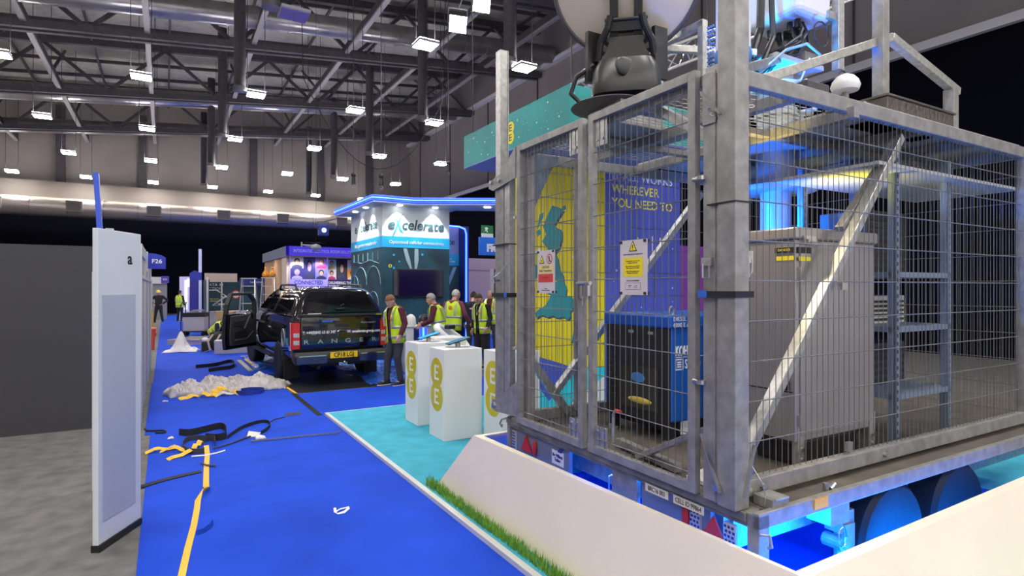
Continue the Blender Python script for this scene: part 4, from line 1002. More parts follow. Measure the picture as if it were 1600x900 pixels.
bv = body.modifiers.new('v', 'BEVEL'); bv.width = .012; bv.segments = 2; bv.limit_method = 'ANGLE'
applied(body); bpy.data.objects.remove(cutter)
for p in body.data.polygons: p.use_smooth = True
try: body.data.set_sharp_from_angle(angle=R(32))
except Exception: pass
up = MB().loft([rr(.06,1.80,.03,3.95,.12,1.30), rr(.09,1.77,.06,3.75,.16,1.40), rr(.16,1.70,.14,3.35,.2,1.62), rr(.22,1.64,.22,3.02,.24,1.76), rr(.29,1.57,.34,2.85,.25,1.83), rr(.5,1.36,.6,2.6,.2,1.86)])
up.build('canopy', paint, tk, smooth=True)
# rear window on the sloping back of the canopy
def backp(x, z, d=0):     # a point on the back of the canopy, pushed out by d
    y = .03+(z-1.30)*.36 if z < 1.76 else .2+(z-1.76)*1.2
    return (x, y-d, z)
gl = MB().loft([[backp(x,z,d) for x,z in ((.20,1.37),(1.66,1.37),(1.60,1.60),(1.46,1.77),(.40,1.77),(.26,1.60))] for d in (.0,.035)])
gl.build('rear_window', glass_dark, tk)
MB().bx(.12,1.74,-.02,.05,1.30,1.345).build('window_sill', trim_b, tk, bevel=.006)
MB().ell((.93,.03,1.44), (.11,.04,.02)).build('window_handle', trim_b, tk, smooth=True)
MB().tube((.93,.05,1.5),(1.0,.06,1.53),.01).build('wiper', trim_b, tk)
MB().bx(.3,.55,-.012,.0,1.345,1.365).build('silver_tag', chrome, tk); MB().bx(1.62,1.74,-.022,-.0,1.31,1.335).build('silver_tag', chrome, tk)
# side windows (left and right)
for s in (0, 1):
    fx = (lambda x: x) if s == 0 else (lambda x: 1.86-x)
    for y0, y1, y0t, y1t in ((.35,1.75,.45,1.72),(1.95,2.75,1.92,2.62),(2.85,3.6,2.72,3.05)):
        if s == 0 and y0 == 2.85:
            pass
        MB().loft([[(fx(.075-d),y0,1.38),(fx(.075-d),y1,1.38),(fx(.205-d),y1t,1.70),(fx(.205-d),y0t,1.70)] for d in (-.02,.012)]).build('side_window', glass_dark, tk)
    MB().path([(fx(.28),.75,1.80),(fx(.27),.85,1.90),(fx(.27),1.4,1.91),(fx(.27),2.2,1.91),(fx(.28),2.4,1.82)], .022, 8).build('roof_rail', trim_b, tk, smooth=True)
MB().bx(.4,.43,-.0,.02,1.4,1.41).build('window_mark', ink, tk)
# tailgate
tg = MB().loft([rr(.17,1.69,-.035,.04,.03,.70), rr(.16,1.70,-.05,.04,.03,.78), rr(.16,1.70,-.045,.04,.03,1.2), rr(.18,1.68,-.025,.04,.03,1.285)]).build('tailgate', paint, tk, smooth=True)
MB().bx(.18,1.68,-.056,-.04,.90,.905).bx(.18,1.68,-.054,-.04,1.08,1.084).build('crease_lines', trim_b, tg)
MB().bx(.80,1.06,-.06,-.04,1.10,1.17).build('tailgate_handle', trim_b, tg, bevel=.01)
MB().ell((.93,-.05,1.01),(.085,.015,.035)).build('badge', chrome, tg, smooth=True)
MB().ell((.93,-.062,1.01),(.07,.008,.026)).build('badge_field', black, tg, smooth=True)
sil = mat('silver letters', (.5,.52,.55), .3, .7)
for i,chh in enumerate('RANGER'): text('model_letter', chh, .11, sil, (.26+i*.262,-.053,.825), (1,0,0), (0,-1,0), tg, sx=1.5, ext=.003)
text('writing', 'T: +44(0)845 65 65 747', .075, white, (.5,-.052,1.0), (1,0,0), (0,-1,0), tg, bold=.002, sx=.85)
text('writing', 'W: excelerate-group.com', .075, white, (1.36,-.052,1.0), (1,0,0), (0,-1,0), tg, bold=.002, sx=.85)
text('writing', 'Autoroamer', .06, sil, (1.45,-.048,1.17), (1,0,0), (0,-1,0), tg, shear=.3, ext=.002)
MB().bx(.55,.75,-.052,-.04,1.19,1.23).build('blue_sticker', mat('blue sticker', (.03,.12,.5), .4), tg)
# lights
for s in (0, 1):
    fx = (lambda x: x) if s == 0 else (lambda x: 1.86-x)
    q = MB().loft([[(fx(-.012),.14,z),(fx(-.012),-.01,z),(fx(.03),-.04,z),(fx(.155),-.04,z),(fx(.155),.14,z)] for z in (.70,1.19)]).build('tail_light', mat('red lens', (.55,.01,.02), .15, coat=.5), tk, bevel=.01)
    MB().bx(min(fx(.03),fx(.14)),max(fx(.03),fx(.14)),-.05,-.03,.92,1.0).bx(min(fx(.03),fx(.14)),max(fx(.03),fx(.14)),-.05,-.03,.78,.86).build('clear_lens', mat('clear lens', (.55,.55,.55), .15, .5), q, bevel=.008)
    MB().bx(min(fx(-.02),fx(.0)),max(fx(-.02),fx(.0)),-.0,.12,.68,1.2).build('light_trim', chrome, q)
# bumper and plate
bm_ = MB().loft([rr(.06,1.8,-.14,.12,.06,.42), rr(.02,1.84,-.17,.12,.07,.5), rr(.02,1.84,-.17,.12,.07,.58), rr(.05,1.81,-.12,.12,.06,.64)]).build('bumper', trim_b, tk, smooth=True)
MB().bx(.1,.6,-.178,-.16,.565,.585).bx(1.26,1.76,-.178,-.16,.565,.585).build('bumper_strip', chrome, bm_)
MB().bx(.06,.62,-.175,-.15,.42,.565).bx(1.24,1.8,-.175,-.15,.42,.565).build('bumper_panel', mat('dark blue paint', (.01,.015,.08), .2, coat=1), bm_, bevel=.01)
pt = MB().bx(.67,1.19,-.19,-.175,.515,.63).build('number_plate', mat('plate yellow', (.85,.58,.0), .45), tk, bevel=.003)
text('plate_writing', 'CP18 LGJ', .115, ink, (.93,-.1915,.572), (1,0,0), (0,-1,0), pt, bold=.003, sx=.85, ext=.0008)
MB().tube((.93,-.05,.40),(.93,-.2,.40),.03).ell((.93,-.22,.43),(.03,.03,.03)).bx(.85,1.01,-.12,-.05,.36,.46).build('tow_bar', chrome, tk, smooth=True)
MB().bx(.4,1.46,.1,5,.34,.5).tube((.5,.0,.33),(.5,1.2,.36),.035).tube((.2,1.12,.40),(1.66,1.12,.40),.07).tube((.2,4.34,.40),(1.66,4.34,.40),.06).build('underbody', trim_b, tk)
MB().bx(-.06,.06,1.75,3.75,.40,.46).bx(1.8,1.92,1.75,3.75,.40,.46).build('side_step', trim_b, tk, bevel=.01)
for y in (1.12, 4.34):
    for s in (0, 1):
        xx = .10 if s == 0 else 1.76; o_ = -1 if s == 0 else 1
        wv_ = thing('wheel', None, None, (xx,y,.395), R(0)); wv_.parent = tk
        if y > 4: wv_.rotation_euler[2] = R(6)
        MB().lathe([(.22,-.12),(.33,-.135),(.375,-.12),(.392,-.08),(.395,0),(.392,.08),(.375,.12),(.33,.135),(.22,.12)], (0,0,0), 40, 'x').build('tyre', rubber, wv_, smooth=True)
        rm = MB().lathe([(.0,o_*.05),(.06,o_*.06),(.075,o_*.03),(.0,o_*.02)], (0,0,0), 24, 'x').lathe([(.235,-.1),(.245,-.11),(.245,.11),(.235,.1)], (0,0,0), 36, 'x')
        for k in range(6):
            a = k*math.pi/3
            for da in (-.13,.13): rm.bar((o_*.06,.05*math.cos(a),.05*math.sin(a)),(o_*.09,.235*math.cos(a+da),.235*math.sin(a+da)),.03,.03,(1,0,0))
        rm.build('alloy_rim', mat('machined alloy', (.6,.6,.62), .25, .9), wv_, smooth=True)
        MB().lathe([(.0,-o_*.02),(.22,-o_*.02),(.22,-o_*.05),(.0,-o_*.05)], (0,0,0), 30, 'x').build('brake_disc', dark_steel, wv_)
MB().bx(-.0,.28,.60,.66,.08,.42).bx(1.58,1.86,.60,.66,.08,.42).build('mud_flap', rubber, tk)
# decals on the left side
dcl = MB().path([(-.016,.62+.13*math.cos(q*.3),.88+.17*math.sin(q*.3)) for q in range(21)], .012, 5, closed=True).build('ring_decal', sil, tk)
text('side_decal', 'ex', .2, mat('aqua decal', (.02,.35,.45), .4), (-.014,.32,.86), (0,-1,0), (-1,0,0), tk, ext=.003)
# door mirror and handles
MB().ell((-.2,3.45,1.2),(.09,.07,.13)).bar((-.16,3.47,1.1),(.05,3.5,1.08),.05,.05).build('door_mirror', paint, tk, smooth=True)
MB().ell((2.06,3.45,1.2),(.09,.07,.13)).bar((2.02,3.47,1.1),(1.8,3.5,1.08),.05,.05).build('door_mirror', paint, tk, smooth=True)
MB().bx(-.03,.0,2.0,2.2,1.0,1.04).build('door_handle', chrome, tk, bevel=.008)
# the opened front door (hinge edge at y=3.62), inner trim towards the rear
dr_ = thing('front_door', None, None, (-.01,3.62,0), R(-42)); dr_.parent = tk; dr_['label'] = 'open black front door with grey inner trim'
def prof_(e): return [(-1.12+e,.48+e),(-1.16+e,.75),(-1.14+e,1.12),(-1.10+e,1.36),(-.98+e*1.2,1.66-e),(-.86+e,1.75-e),(-.2-e,1.75-e),(-.03-e,1.58-e*.5),(-.0-e,1.1),(-.0-e,.48+e)]
outer = prof_(0)
win = [(-.98,1.26),(-.96,1.42),(-.84,1.65),(-.28,1.65),(-.14,1.52),(-.10,1.26)]
d_ = MB()
d_.prism([(-1.12,.48),(-1.16,.75),(-1.14,1.12),(-1.12,1.26),(-.0,1.26),(-.0,.48)], (-.09,0,0), (0,1,0), (0,0,1), (.09,0,0)).build('door_shell', paint, dr_, bevel=.02)
f_ = MB()
fr_pts = [(-1.10,1.25),(-1.06,1.45),(-.92,1.70),(-.26,1.71),(-.06,1.55),(-.04,1.25)]
for (a,b),(c_,d2) in zip(fr_pts, fr_pts[1:]): f_.bar((-.03,a,b),(-.03,c_,d2),.06,.10,(1,0,0))
f_.build('window_frame', trim_b, dr_, bevel=.01)
it = MB().prism([(-1.02,.56),(-1.04,.8),(-1.0,1.22),(-.08,1.25),(-.06,.56)], (-.0,0,0), (0,1,0), (0,0,1), (.04,0,0)).build('inner_trim', mat('dark grey trim', (.03,.032,.036), .55), dr_, bevel=.03)
MB().prism([(-.92,.98),(-.92,1.1),(-.55,1.12),(-.35,1.0),(-.5,.96)], (.04,0,0), (0,1,0), (0,0,1), (.015,0,0)).build('armrest', trim_b, it, bevel=.01)
MB().bar((.06,-.36,1.2),(.06,-.56,.92),.04,.035,(1,0,0)).build('pull_handle', mat('mid grey trim', (.07,.07,.075), .5), it, bevel=.008)
MB().path([(.05,-.40+.05*math.cos(q*.63),1.19+.025*math.sin(q*.63)) for q in range(10)], .008, 6, closed=True).build('door_lever', chrome, it)
MB().bar((.05,-.9,.68),(.05,-.45,.68),.03,.03,(1,0,0)).bar((.05,-.45,.68),(.05,-.2,.84),.03,.03,(1,0,0)).build('door_pocket', mat('mid grey trim', (.07,.07,.075), .5), it, bevel=.008)
MB().prism([(-.9,.7),(-.88,.86),(-.5,.9),(-.4,.72)], (.04,0,0), (0,1,0), (0,0,1), (.006,0,0)).build('pocket_recess', black, it)
# ================================================================ PEOPLE (own frame: facing +y)
def cam_rz(cx, cy):
    """turn so that +y looks along (cx right, cy away) as seen from the photographer's stand"""
    a = R(-31); x = cx*math.cos(a)-cy*math.sin(a); y = cx*math.sin(a)+cy*math.cos(a)
    # world = hall axes; the photographer looks 31 degrees right of the hall's length
    return math.atan2(y, x) - math.pi/2
def voxel(mb, nm, m, parent, vs, smooth_it=3):
    o = mb.build(nm, m, None)
    r_ = o.modifiers.new('r', 'REMESH'); r_.mode = 'VOXEL'; r_.voxel_size = vs; r_.use_smooth_shade = True
    s_ = o.modifiers.new('s', 'SMOOTH'); s_.iterations = smooth_it; s_.factor = .5
    applied(o); o.parent = parent
    for p in o.data.polygons: p.use_smooth = True
    return o
def person(label, loc, face, lean=0, head=(0,0), arms=None, legs=None, H=1.75, top='maroon', vest=True, trous='charcoal', hair='brown', hair_style='short', vs=.011, helmet=False, group=None, glasses=False, hood=True, hunch=0, skin_m=None, shoes=True, pz=None, lanyard=False):
    o = thing('person', label, 'person', (loc[0],loc[1],loc[2] if len(loc)>2 else .0), cam_rz(*face), group)
    k = H/1.75; S = lambda p: Vector(p)*k
    zp = (pz if pz else .93)
    Rl = Matrix.Rotation(R(-lean), 4, 'X')
    U = lambda p: (Matrix.Translation(S((0,0,zp))) @ Rl @ Matrix.Translation(S((0,0,-.93)))) @ S(p)
    neck = U((0,-.01,1.46)); hc = U((0,.03,1.615))
    Rh = (Rl.to_3x3() @ Matrix.Rotation(R(head[1]), 3, 'Z') @ Matrix.Rotation(R(-head[0]), 3, 'X'))
    hc = neck + Rh @ S((0,.035,.16)); HP = lambda x,y,z: hc + Rh @ S((x,y,z))
    arms = arms or [((-.24,.0,1.16),(-.25,.06,.90)), ((.24,.0,1.16),(.25,.06,.90))]
    legs = legs or [((-.10,.03,.50),(-.11,-.02,.08),(-.12,.1)), ((.10,.03,.50),(.11,-.02,.08),(.12,.1))]
    sk = skin_m or skin
    # --- body: one surface from head to ankles, hands with five fingers
    b = MB()
    b.ell(hc, S((.074,.094,.112)), 20, 14, M=Rh); b.ell(HP(0,.035,-.055), S((.055,.058,.062)), 16, 10, M=Rh)
    b.ell(HP(0,.075,-.085), S((.028,.025,.025)), M=Rh)                                     # chin
    b.path([HP(0,.085,.02), HP(0,.108,-.02), HP(0,.098,-.035)], [.011*k,.016*k,.012*k], 10)  # nose
    b.bar(HP(-.045,.075,.032), HP(.045,.075,.032), .022*k, .02*k)                            # brow
    for s in (-1,1): b.ell(HP(s*.076,-.005,-.01), S((.012,.02,.033)), 10, 8, M=Rh)
    b.tube(neck-(hc-neck)*.25, hc-Rh@S((0,.02,.05)), .056*k, .052*k, seg=14)
    b.path([S((0,0,zp-.02)), U((0,.0,1.1)), U((0,-.01,1.3)), U((0,-.01,1.44))], [.12*k,.11*k,.13*k,.07*k], 14)
    sh = [U((-.175,-.015,1.405)), U((.175,-.015,1.405))]
    A = []
    for i,(e,h_) in enumerate(arms):
        s = -1 if i == 0 else 1; e_, w_ = S(e), S(h_); A.append((e_, w_))
        b.path([sh[i]*.6+U((0,0,1.40))*.4, sh[i], e_, w_], [.05*k,.048*k,.038*k,.027*k], 12)
        d = (w_-e_).normalized(); side = d.cross(Vector((0,1,0)) if abs(d.y)<.8 else Vector((0,0,1))).normalized()
        fwd = side.cross(d).normalized()
        if fwd.y < 0 and abs(d.y) < .8: fwd = -fwd
        nrm_ = d.cross(fwd).normalized()*(s)                                                 # palm thickness direction
        pc = w_+d*.05*k
        b.loft([[w_+d*t*k+fwd*q[0]*wd*k+nrm_*q[1]*.013*k for q in ((-1,-.7),(1,-.7),(1.1,0),(1,.7),(-1,.7),(-1.1,0))] for t,wd in ((-.01,.025),(.03,.036),(.075,.04),(.09,.038))])
        for q,(off_,L) in enumerate(((-.030,.062),(-.010,.074),(.011,.07),(.031,.055))):
            r0 = w_+d*.08*k+fwd*(-off_)*k
            b.path([r0, r0+d*L*.45*k-nrm_*.006*k, r0+d*L*.75*k-nrm_*.02*k, r0+d*L*.9*k-nrm_*.034*k], [.0095*k,.009*k,.008*k,.007*k], 8)
        t0 = w_+d*.03*k+fwd*.028*k
        b.path([t0, t0+d*.03*k+fwd*.022*k-nrm_*.008*k, t0+d*.062*k+fwd*.024*k-nrm_*.016*k], [.013*k,.011*k,.009*k], 8)
    for i,(kn,an,toe) in enumerate(legs):
        hx = (-.085 if i == 0 else .085)
        b.path([S((hx,0,zp-.03)), S(kn), S(an)], [.08*k,.052*k,.035*k], 12)
    voxel(b, 'body', sk, o, min(vs,.0085) if vs < .015 else vs)
    # face
    for s in (-1,1):
        e = MB().ell(HP(s*.031,.086,.008), S((.011,.006,.006)), 8, 6, M=Rh).build('eye', mat('eye white', (.5,.48,.46), .3), o, smooth=True)
        MB().ell(HP(s*.031,.0915,.008), S((.005,.003,.005)), 8, 6, M=Rh).build('pupil', ink, e)
        MB().bar(HP(s*.018,.093,.030), HP(s*.046,.084,.028), .006*k, .006*k).build('eyebrow', mat('hair '+hair, HAIR[hair], .8), o)
    MB().ell(HP(0,.091,-.062), S((.022,.006,.005)), 10, 6, M=Rh).build('mouth', mat('lips', (.42,.17,.14), .5), o, smooth=True)
    if glasses:
        g = MB()
        for s in (-1,1): g.path([HP(s*.032+.019*math.cos(q),.1,.008+.015*math.sin(q)) for q in [n*.52 for n in range(12)]], .002*k, 5, closed=True); g.tube(HP(s*.05,.098,.012), HP(s*.078,.0,.01), .002*k)
        g.tube(HP(-.013,.101,.01), HP(.013,.101,.01), .002*k); g.build('glasses', ink, o)
    # hair
    if hair_style != 'bald' and not helmet:
        hb_ = MB().ell(HP(0,-.008,.012), S((.083,.103,.112)), 24, 18, M=Rh)
        inv = Rh.transposed()
        kill = []
        for v in hb_.bm.verts:
            p = inv @ (v.co-hc) / k
            lim = .045 if p.y > .05 else (.02 if p.y > .0 else -.045 if hair_style == 'short' else -.09)
            if p.z < lim - .0 and not (p.y < -.02 and p.z > lim): kill.append(v)
            else: v.co += Vector((0,0,.006*math.sin(p.x*160+p.y*130)))*k
        bmesh.ops.delete(hb_.bm, geom=kill, context='VERTS')
        ho = hb_.build('hair', mat('hair '+hair, HAIR[hair], .8, noise=.35, nscale=60), o, smooth=True)
        m_ = ho.modifiers.new('t', 'SOLIDIFY'); m_.thickness = .01*k; m_.offset = -1
    elif hair_style == 'bald' and not helmet:
        hb_ = MB().ell(HP(0,-.012,-.01), S((.08,.095,.07)), 20, 14, M=Rh); inv = Rh.transposed()
        bmesh.ops.delete(hb_.bm, geom=[v for v in hb_.bm.verts if (inv@(v.co-hc)).y > -.0 or (inv@(v.co-hc)).z > .03*k], context='VERTS')
        hb_.build('hair', mat('hair '+hair, HAIR[hair], .8), o, smooth=True)
    if helmet:
        MB().lathe([(.11,.02),(.105,.06),(.085,.11),(.05,.135),(.001,.142)], hc, 20, M=Rh).lathe([(.11,.02),(.14,.015),(.14,.022),(.11,.03)], hc, 20, M=Rh).build('helmet', mat('helmet yellow', (.8,.72,.05), .4), o, smooth=True)
    # --- top with sleeves
    tm = mat('cloth '+top, CLOTH[top], .9, noise=.15, nscale=12, bump=.25, bscale=30)
    t = MB()
    def ring(z, w_, d_, y=0): return [U((w_*math.cos(q), d_*math.sin(q)+y, z)) for q in [2*math.pi*n/20 for n in range(20)]]
    t.loft([ring(.86,.165,.115),ring(.95,.175,.125),ring(1.1,.17,.125),ring(1.28,.19,.13,-.005),ring(1.39,.185,.115,-.015),ring(1.45,.10,.085,-.015),ring(1.475,.075,.075,-.01)])
    for i,(e_, w_) in enumerate(A):
        c_ = w_-(w_-e_).normalized()*.02*k
        t.path([sh[i]*.55+U((0,-.01,1.38))*.45, sh[i], sh[i]*.4+e_*.6, e_, e_*.4+c_*.6, c_], [.075*k,.077*k,.065*k,.056*k,.052*k,.042*k], 14)
    if hood: t.path([U((-.085,.035,1.46)), U((-.10,-.05,1.46)), U((0,-.12,1.43)), U((.10,-.05,1.46)), U((.085,.035,1.46))], [.03*k,.04*k,.05*k,.04*k,.03*k], 10)
    voxel(t, 'hoodie' if hood else 'jumper', tm, o, vs*1.25, 4)
    # --- trousers
    q_ = MB()
    q_.path([S((0,0,zp-.06)), S((0,0,zp+.03))], [.14*k,.15*k], 16); q_.ell(S((0,-.01,zp-.06)), S((.165,.12,.10)))
    for i,(kn,an,toe) in enumerate(legs):
        hx = (-.085 if i == 0 else .085)
        kv, av = S(kn), S(an)
        q_.path([S((hx,0,zp-.06)), kv*.45+S((hx,0,zp-.06))*.55, kv, kv*.45+av*.55, av+(kv-av).normalized()*.02*k], [.105*k,.09*k,.072*k,.062*k,.058*k], 14)
    voxel(q_, 'trousers', mat('cloth '+trous, CLOTH[trous], .9, noise=.2, nscale=10, bump=.3, bscale=25), o, vs*1.25, 4)
    for i,(kn,an,toe) in enumerate(legs):
        av = S(an); tv_ = Vector((toe[0]*k, toe[1]*k+.06*k, .0)) if len(toe) == 2 else S(toe)
        sh_ = MB(); zf = av.z-.075*k
        hd = Vector((tv_.x-av.x, tv_.y-av.y, 0)); hd = hd.normalized() if hd.length > .01 else Vector((0,1,0)); sd = Vector((hd.y,-hd.x,0))
        base = Vector((av.x, av.y, zf))
        def sr(z, w_, l0, l1): return [base+sd*(w_*k*math.cos(q))+hd*((l1 if math.sin(q)>0 else -l0)*math.sin(q)*k*(1 if math.sin(q)>0 else -1)*(1 if math.sin(q)>0 else 1)) + Vector((0,0,z*k)) for q in [2*math.pi*n/18 for n in range(18)]]
        def sr(z, w_, l0, l1):
            pts = []
            for n in range(18):
                q = 2*math.pi*n/18; y = math.sin(q); pts.append(base+sd*(w_*k*math.cos(q))+hd*((l1*y if y > 0 else l0*y)*k)+Vector((0,0,z*k)))
            return pts
        so = MB().loft([sr(0,.045,.08,.19), sr(.025,.05,.085,.2), sr(.06,.045,.08,.17), sr(.085,.04,.07,.06), sr(.11,.04,.055,.045)]).build('shoe', mat('dark shoe', (.015,.014,.016), .5), o, smooth=True)
        MB().loft([sr(-.0,.05,.09,.205), sr(.02,.05,.09,.205)]).build('sole', mat('pale sole', (.55,.52,.5), .6), so)
        MB().bar(base+hd*.09*k+sd*.03*k+Vector((0,0,.075*k)), base+hd*.09*k-sd*.03*k+Vector((0,0,.075*k)), .02*k, .01*k).build('laces', offwhite, so)
    # --- high visibility vest, open at the front
    if vest:
        vm = mat('hi-vis yellow', (.62,.85,.02), .7, bump=.15, bscale=20, noise=.06, nscale=10); rb = mat('reflective band', (.42,.43,.42), .35, .3)
        def vring(z, w_, d_, gap, y=-.005, n=28, a0=None, a1=None):
            lo_, hi_ = R(90+gap), R(450-gap)
            return [U((w_*math.cos(a), d_*math.sin(a)+y, z)) for a in [lo_+(hi_-lo_)*i/n for i in range(n+1)]]
        prof = [(.80,.20,.152,17),(.9,.20,.155,15),(1.05,.197,.155,14),(1.2,.205,.158,15),(1.32,.213,.155,18),(1.40,.20,.138,24),(1.455,.14,.115,34),(1.48,.10,.10,42)]
        vo = MB().loft([vring(*p) for p in prof], closed=False).build('hi_vis_vest', vm, o, smooth=True)
        m_ = vo.modifiers.new('t', 'SOLIDIFY'); m_.thickness = .006*k; m_.offset = 1
        for z in (.92, 1.10):
            bo = MB().loft([vring(z-.025,.2065,.163,15), vring(z+.025,.2065,.163,15)], closed=False).build('reflective_band', rb, vo, smooth=True)
            m_ = bo.modifiers.new('t', 'SOLIDIFY'); m_.thickness = .003; m_.offset = 1
        for s in (-1,1):
            pts = [U((s*.115,.165,1.12)), U((s*.125,.16,1.25)), U((s*.125,.14,1.38)), U((s*.12,.05,1.468)), U((s*.12,-.06,1.462)), U((s*.125,-.150,1.36)), U((s*.12,-.172,1.2)), U((s*.115,-.172,1.12))]
            MB().ribbon(pts, Rl.to_3x3() @ Vector((.045*k,0,0)), .006).build('reflective_band', rb, vo)
        bd = MB().ell(U((-.11,.166,1.27)), S((.03,.006,.03))).build('round_badge', mat('orange badge', (.75,.25,.03), .6), vo, smooth=True)
        if lanyard: MB().ell(U((0,-.178,1.30)), S((.05,.005,.05))).build('back_badge', mat('orange badge', (.75,.25,.03)), vo, smooth=True)
    if lanyard == 'neck':
        MB().path([U((-.06,.06,1.46)), U((-.03,.14,1.3)), U((0,.15,1.22)), U((.03,.14,1.3)), U((.06,.06,1.46))], .004, 6).build('lanyard', mat('white cord', (.6,.6,.6), .6), o)
    return o
HAIR = {'ginger':(.22,.10,.045), 'brown':(.05,.028,.018), 'grey':(.33,.31,.29), 'silver':(.5,.48,.45), 'dark':(.02,.014,.012)}
CLOTH = {'maroon':(.095,.016,.03), 'charcoal':(.035,.037,.048), 'black':(.012,.012,.016), 'navy':(.012,.016,.035), 'mauve':(.2,.05,.09), 'teal':(.25,.5,.48)}
person('man with ginger hair in maroon hoodie and yellow vest looking down beside the black pick-up', (3.78,10.6), (-.62,-.72), lean=4, head=(28,8), hair='ginger', H=1.78,
       arms=[((-.245,-.02,1.16),(-.25,.10,.93)), ((.25,-.04,1.15),(.24,.02,.90))], legs=[((-.10,.04,.50),(-.11,-.03,.08),(-.13,.12)), ((.11,.10,.51),(.12,.12,.08),(.14,.26))], vs=.010)
person('grey-haired man in maroon hoodie and yellow vest reaching left towards the counter', (5.02,11.35,.04), (-.95,.1), lean=12, head=(10,0), hair='grey', H=1.74,
       arms=[((-.25,.12,1.14),(-.2,.36,1.02)), ((.26,.10,1.12),(.22,.38,1.05))])
person('silver-haired man in yellow vest with maroon sleeves standing with his back turned', (5.73,12.2,.04), (.35,.93), lean=6, head=(8,-25), hair='silver', top='mauve', trous='black', H=1.8, lanyard=True,
       arms=[((-.26,.0,1.14),(-.22,.2,1.0)), ((.28,.06,1.16),(.33,.22,.95))])
person('person in glasses, black top and yellow vest looking down beside the steel leg', (6.12,11.5,.04), (-.62,-.74), lean=4, head=(24,6), hair='brown', top='black', trous='black', glasses=True, hood=False, H=1.74, lanyard='neck',
       arms=[((-.24,-.02,1.14),(-.26,.12,.93)), ((.25,-.03,1.14),(.24,.06,.88))])
person('balding man in maroon hoodie and yellow vest far behind the steel leg', (7.75,14.0,.04), (-.3,-.9), lean=4, head=(18,0), hair='grey', hair_style='bald', H=1.8, vs=.015)
person('person in navy top partly hidden behind the person with glasses', (6.75,13.2,.04), (.3,.9), lean=3, head=(10,0), hair='dark', top='navy', vest=False, hood=False, H=1.74, vs=.016)
person('person in yellow helmet and black overalls with hands on hips far down the aisle', (-.29,35.6,.006), (.15,-.95), head=(5,0), hair='dark', helmet=True, vest=False, top='black', trous='black', hood=False, H=1.74, vs=.022,
       arms=[((-.42,-.06,1.2),(-.2,.1,1.0)), ((.42,-.06,1.2),(.2,.1,1.0))], legs=[((-.14,.03,.5),(-.2,0,.08),(-.24,.12)), ((.14,.03,.5),(.2,0,.08),(.24,.12))])
person('person in yellow vest with back turned far down the aisle', (.68,36.3,.006), (.1,.98), hair='brown', top='black', trous='black', H=1.72, vs=.022, head=(0,-30))
person('person in yellow vest crouching over the floor left of the open car door', (1.47,22.3,.006), (.8,-.5), lean=62, head=(5,0), hair='dark', top='navy', trous='black', hood=False, H=1.72, vs=.018, pz=.38,
       arms=[((-.2,.46,.42),(-.14,.62,.2)), ((.22,.46,.42),(.18,.62,.2))], legs=[((-.16,.32,.38),(-.12,.0,.09),(-.13,.1)), ((.16,.36,.1),(.13,-.06,.10),(.13,.05))])
person('person in pale teal top seen through the open car door window', (3.3,21.4,.006), (.9,.3), hair='dark', top='teal', trous='navy', vest=False, hood=False, H=1.66, vs=.02, lean=10, head=(15,0))
# ================================================================ STANDS FARTHER BACK
cs = thing('control_room_stand', 'stand with violet header reading integrated control room solutions', 'exhibition stand', (3.96,23.3,0))
def o4(o): o.location = (-3.96,-23.3,0); return o
def cb(mb, nm, m, **k): return o4(mb.build(nm, m, cs, **k))
cb(MB().bx(3.96,8.5,23.3,23.4,3.10,3.46), 'violet_header', mat('violet header', (.06,.03,.55), .5, emit=(.06,.03,.9), es=.25))
cb(MB().bx(3.96,4.06,23.3,29.6,3.06,3.46), 'side_header', mat('slate header', (.14,.17,.24), .5))
cb(MB().bx(4.0,8.5,23.35,29.6,3.06,3.10), 'soffit', mat('warm soffit', (.4,.3,.24), .6))
cb(MB().bx(4.05,4.13,23.6,29.4,0,3.06), 'wood_wall', mat('pale wood slat', (.55,.38,.25), .5, noise=.1, nscale=3))
sl = MB()
for q in range(14): sl.bx(4.0,4.05,24.6+q*.34,24.72+q*.34,0,3.06)
cb(sl, 'wood_slats', mat('pale wood slat', (.55,.38,.25)))
cb(MB().bx(4.0,4.06,23.5,24.5,0,3.06), 'pale_side_panel', mat('pale board', (.62,.52,.42), .5))
cb(MB().bx(4.12,5.58,23.58,23.7,0,3.08), 'glowing_panel', mat('lilac panel with glow', (.3,.27,.8), .5, emit=(.28,.24,.95), es=.35))  # spot-lit panel; part of that light is put in as a glow
cb(MB().bx(5.58,8.4,24.2,24.3,0,3.08), 'navy_panel', mat('navy violet', (.02,.018,.10), .5))
o4(text('header_writing', 'INTEGRATED CONTROL ROOM SOLUTIONS TO', .17, mat('pale violet letters', (.5,.5,.9), .5), (5.55,23.29,3.28), XX, YY, cs, sx=.72))
o4(text('wall_writing', 'CONNECTED\nTECHNOLOGIES', .22, mat('deep violet letters', (.05,.03,.2), .5), (4.3,23.57,1.95), XX, YY, cs, 'LEFT', sx=.8, bold=.004))
o4(text('wall_writing', 'DELIVERING THE\nTOOLS YOU NEED', .15, white, (5.75,24.19,1.98), XX, YY, cs, 'LEFT', bold=.004, sx=.85))
o4(text('side_writing', 'contact', .12, ink, (3.995,24.0,1.9), (0,-1,0), (-1,0,0), cs))
